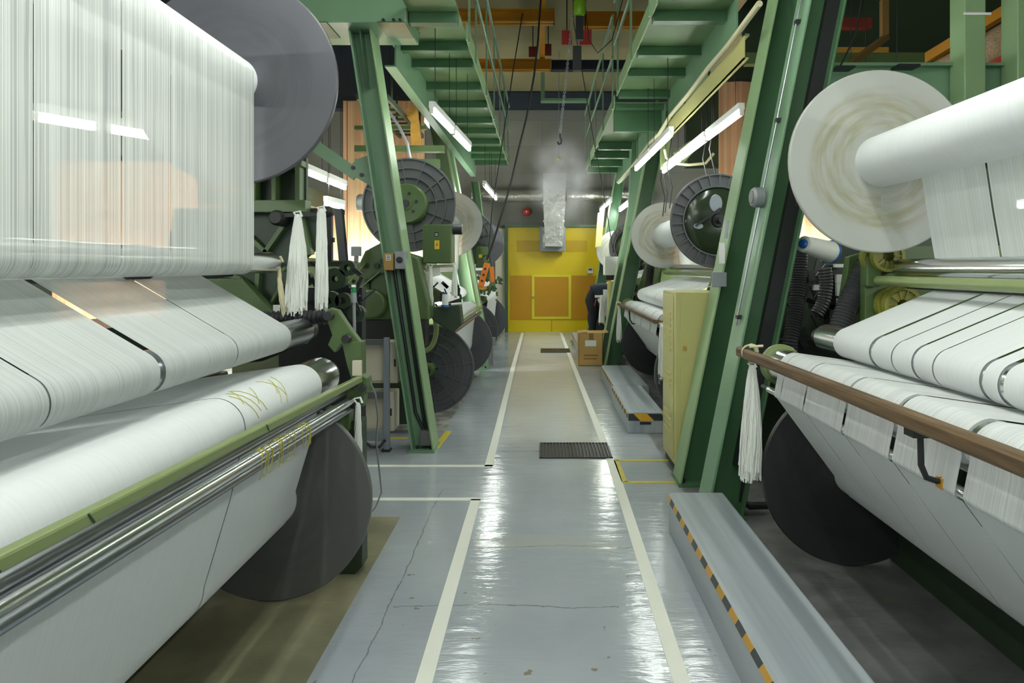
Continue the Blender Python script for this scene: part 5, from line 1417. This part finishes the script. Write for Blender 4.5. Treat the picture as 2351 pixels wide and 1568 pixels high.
# cardboard box
r = root('cardboard_box', 'brown cardboard box with a white label on the floor at right', 'box', (.745, 10.2, 0))
x0, x1, y0, y1, h = .555, .925, 10.0, 10.40, .50
g = G(); g.box((x0, y0, 0), (x1, y0 + .006, h)); g.box((x0, y1 - .006, 0), (x1, y1, h)); g.box((x0, y0, 0), (x0 + .006, y1, h)); g.box((x1 - .006, y0, 0), (x1, y1, h)); g.box((x0, y0, 0), (x1, y1, .006)); g.part('carton', M['card'], r, None)
g = G(); g.add([(x0, y0, h), (x1, y0, h), (x1 - .01, y0 + .15, h + .03), (x0 + .01, y0 + .15, h + .03)], [(0, 1, 2, 3)]); g.add([(x1, y0, h), (x1, y1, h), (x1 + .09, y1, h + .02), (x1 + .09, y0, h + .015)], [(0, 1, 2, 3)]); g.add([(x0, y0, h), (x0, y1, h), (x0 + .14, y1, h + .02), (x0 + .14, y0, h + .02)], [(0, 1, 2, 3)]); g.part('flap', M['card'], r, None)
G().box((x0 + .10, y0 - .003, .30), (x0 + .27, y0, .39)).part('label', M['label_white'], r, None, label='white paper label')
G().box((x0 + .16, y0 - .002, .40), (x0 + .23, y0, h)).part('tape', M['card_dark'], r, None)
g = G(); 
for zz, q in ((.15, .22), (.10, .20)): g.box((x0 + .08, y0 - .002, zz), (x0 + .08 + q, y0, zz + .02))
g.part('print', M['card_dark'], r, None)
floor_line([(.49, 10.05), (.56, 10.05)], .05, 'yellow tape end at the corner of the cardboard box', 'tape_floor', 'floor_tape', None)

# ---------------------------------------------------------------- green steelwork, upper right
r = root('upper_frame', 'green steel frame of posts and beams above the near right machine', 'steel frame', (2.7, 4.4, 1.9))
G().box((2.78, 4.30, 1.6), (2.92, 4.46, 4.5)).part('post', M['green_edge'], r, None, bevel=.006, label='pale green post with a plastic tie')
G().box((3.13, 4.30, 1.6), (3.34, 4.46, 4.5)).part('post', M['green_edge'], r, None, bevel=.006)
g = G(); g.box((1.85, 4.48, 2.62), (5.5, 4.50, 2.88)); g.box((1.85, 4.42, 2.87), (5.5, 4.56, 2.89)); g.box((1.85, 4.42, 2.61), (5.5, 4.56, 2.63)); g.part('beam', M['green'], r, None, label='green I-beam')
g = G(); q = W(2183, 31, 4.30); g.box((2.772, 4.292, q.z - .012), (2.95, 4.30, q.z + .004)); g.part('tie', M['label_white'], r, None, label='white plastic tie')
g = G(); g.box((2.0, 6.4, 3.05 + .45), (4.8, 6.5, 3.16 + .45)); g.part('far_rail', M['olive'], r, None)
g = G(); g.bar((1.72, 4.55, 3.9), (1.86, 4.55, 2.72), .10, .05, (0, 1, 0)); g.part('hanger_bar', M['green_deep'], r, None)
G().tube([W(2140, 178, 6.3), W(2230, 130, 6.0), W(2351, 62, 5.7), W(2480, -10, 5.4)], .125, 20).thing('air_duct', M['foil_warm'], 'copper toned foil duct slanting behind the upper right posts', 'duct')
g = G(); g.bar(W(2070, 170, 6.6), W(2420, -42, 5.7), .10, .09); g.thing('slanting_beam', M['yellow'], 'dull ochre beam slanting above the foil duct, upper right', 'beam')
g = G(); g.bar(W(2235, 172, 6.5), W(2420, 82, 5.9), .10, .09); g.thing('slanting_beam', M['red'], 'red beam below the foil duct, upper right', 'beam')
g = G(); g.bar(W(1945, 152, 5.4), W(2035, 85, 6.0), .05, .05); g.bar(W(2030, 0, 6.2), W(2030, 92, 6.2), .06, .06, (0, 1, 0)); g.thing('rusty_rods', M['card_dark'], 'brown pitted rods above the white flange, upper right', 'rod')
G().box(W(1920, 108, 7.4), W(2030, 175, 7.5)).part('panel', M['rust'], r, None, label='ochre panel')
G().box(W(1930, 40, 7.5), W(1993, 70, 7.6)).part('panel', M['red_dark'], r, None, label='dark red panel')
g = G(); g.box(W(1922, 150, 4.3), W(1948, 165, 4.4)); g.thing('clamp_block', M['black'], 'black clamp block left of the white flange top', 'clamp')
g = G(); g.box(W(2064, 146, 4.3), W(2094, 162, 4.4)); g.thing('clamp_block', M['black'], 'black clamp block right of the white flange top', 'clamp')
wire([W(1978, 0, 4.35), W(1966, 75, 4.35), W(1955, 100, 4.35), W(1930, 150, 4.35)], .006, 'black', 'black cable hanging beside the upper right column', 'hanging_cable', 'cable', None)
g = G(); g.box((2.0, 9.0, 2.9), (6.5, 9.2, 5.3)); g.thing('back_screen', M['olive_dark'], 'large dark green sheet screen high behind the right machines', 'screen')
g = G(); g.box((-6.5, 9.2, 3.75), (-1.8, 9.4, 5.3)); g.thing('back_screen', M['navy'], 'large dark screen high behind the left machines', 'screen')

# ================================================================ PERSON bending over the far right machine
def skin_mesh(name, pts, edges, rad, root_i, mat, org, sub=2):
    me = bpy.data.meshes.new(name)
    me.from_pydata([Vector(p) - org for p in pts], edges, [])
    o = bpy.data.objects.new(name, me)
    COL.objects.link(o)
    sk = o.modifiers.new('skin', 'SKIN')
    sk.use_smooth_shade = True
    sv = me.skin_vertices[0].data if me.skin_vertices else None
    if sv is None:
        bpy.context.view_layer.objects.active = o
        sv = me.skin_vertices[0].data
    for i, r in enumerate(rad):
        rr = r if isinstance(r, tuple) else (r, r)
        sv[i].radius = rr
        sv[i].use_root = (i == root_i)
    ss = o.modifiers.new('sub', 'SUBSURF'); ss.levels = sub; ss.render_levels = sub
    dg = bpy.context.evaluated_depsgraph_get()
    new = bpy.data.meshes.new_from_object(o.evaluated_get(dg))
    new.name = name
    bpy.data.objects.remove(o)
    bpy.data.meshes.remove(me)
    new.materials.clear(); new.materials.append(mat)
    for p in new.polygons: p.use_smooth = True
    o = bpy.data.objects.new(name, new)
    COL.objects.link(o)
    return o

def person():
    Y, gz = 11.7, .16
    hx = .86                                   # hips
    base = Vector((hx + .05, Y, gz))
    r = root('person', 'person in a dark jacket and black trousers bending into the far right machine', 'person', base)
    hip = Vector((hx, Y, gz + .84)); waist = Vector((hx + .13, Y, gz + .95)); chest = Vector((hx + .36, Y, gz + .99))
    neck = Vector((hx + .55, Y, gz + .98)); head = Vector((hx + .68, Y, gz + .99)); chin = Vector((hx + .70, Y, gz + .93))
    P, E, R = [], [], []
    def add(p, rad, to=None):
        P.append(Vector(p)); R.append(rad)
        if to is not None: E.append((to, len(P) - 1))
        return len(P) - 1
    i_h = add(hip, .085); i_w = add(waist, .09, i_h); i_c = add(chest, .10, i_w); i_n = add(neck, (.055, .06), i_c); i_hd = add(head, (.085, .10), i_n); add(head + Vector((.07, 0, -.02)), (.08, .085), i_hd)
    feet = []
    for s, fx in ((-1, .02), (1, .14)):
        a = add(hip + Vector((.0, s * .09, -.06)), .06, i_h); k = add((hx + fx + .03, Y + s * .10, gz + .47), .05, a); an = add((hx + fx, Y + s * .10, gz + .08), .042, k)
        add((hx + fx + .14, Y + s * .11, gz + .035), .034, an); feet.append((fx, s))
    hands = []
    for s in (-1, 1):
        sh = add(neck + Vector((-.07, s * .18, 0)), .062, i_c); el = add(neck + Vector((.06, s * .23, -.27)), .042, sh); wr = add(neck + Vector((.28, s * .14, -.30)), .028, el)
        pm = add(neck + Vector((.35, s * .13, -.31)), (.034, .022), wr); hands.append((P[pm], s))
        for f in range(4):
            b = P[pm] + Vector((.03, (f - 1.5) * .018, 0)); L = (.06, .072, .068, .052)[f]
            q = add(b, .010, pm); q = add(b + Vector((L * .5, 0, -.008)), .009, q); add(b + Vector((L * .9, 0, -.035)), .008, q)
        q = add(P[pm] + Vector((.0, -s * .035, -.01)), .011, pm); add(P[pm] + Vector((.04, -s * .05, -.02)), .009, q)
    body = skin_mesh('body', P, E, R, 0, M['skin'], base); body.parent = r
    # face: nose, ears, eyes on the head, looking down into the machine
    g = G(); g.sphere(head + Vector((.10, 0, -.085)), .02, 6, (1, .8, 1.3)); g.part('nose', M['skin'], r)
    for s in (-1, 1): 
        g = G(); g.sphere(head + Vector((.0, s * .098, -.01)), .03, 6, (.7, .35, 1)); g.part('ear', M['skin'], r)
        g = G(); g.sphere(head + Vector((.125, s * .035, -.045)), .012, 6); g.part('eye', M['hair'], r)
    g = G(); g.box(head + Vector((.055, -.025, -.105)), head + Vector((.075, .025, -.095))); g.part('mouth', M['red_dark'], r, None)
    g = G(); g.sphere(head + Vector((-.01, 0, .03)), .112, 10, (1.05, 1.0, .92)); g.part('hair', M['hair'], r)
    # clothing: slightly fuller shells over torso, arms and legs
    C, CE, CR = [], [], []
    def ad(p, rad, to=None):
        C.append(Vector(p)); CR.append(rad)
        if to is not None: CE.append((to, len(C) - 1))
        return len(C) - 1
    a = ad(hip + Vector((.01, 0, .03)), .172); b = ad(waist, .145, a); c = ad(chest, .155, b); n = ad(neck + Vector((-.02, 0, 0)), (.085, .09), c)
    for s in (-1, 1):
        q = ad(neck + Vector((-.07, s * .19, 0)), .08, c); q = ad(neck + Vector((.06, s * .235, -.27)), .06, q); ad(neck + Vector((.24, s * .15, -.30)), .046, q)
    o = skin_mesh('jacket', C, CE, CR, 0, M['jacket'], base); o.parent = r; o['label'] = 'dark navy jacket'
    C, CE, CR = [], [], []
    a = ad(hip, .17); ad(hip + Vector((.10, 0, .08)), .155, a)
    for fx, s in feet:
        q = ad(hip + Vector((0, s * .09, -.08)), .108, a); q = ad((hx + fx + .03, Y + s * .10, gz + .47), .085, q); ad((hx + fx, Y + s * .10, gz + .07), .068, q)
    o = skin_mesh('trousers', C, CE, CR, 0, M['trousers'], base); o.parent = r; o['label'] = 'black trousers'
    for fx, s in feet:
        g = G(); g.sphere((hx + fx + .06, Y + s * .105, gz + .045), .05, 8, (2.4, .95, .88)); g.part('shoe', M['black'], r)
    g = G(); g.bar(hip + Vector((-.06, -.165, .17)), hip + Vector((-.02, -.17, .13)), .03, .02, (0, 1, 0)); g.bar(hip + Vector((.09, -.17, -.05)), hip + Vector((.06, -.17, -.17)), .012, .012, (0, 1, 0)); g.part('tool_tag', M['tape_orange'], r, None, label='orange tool at the hip')
person()
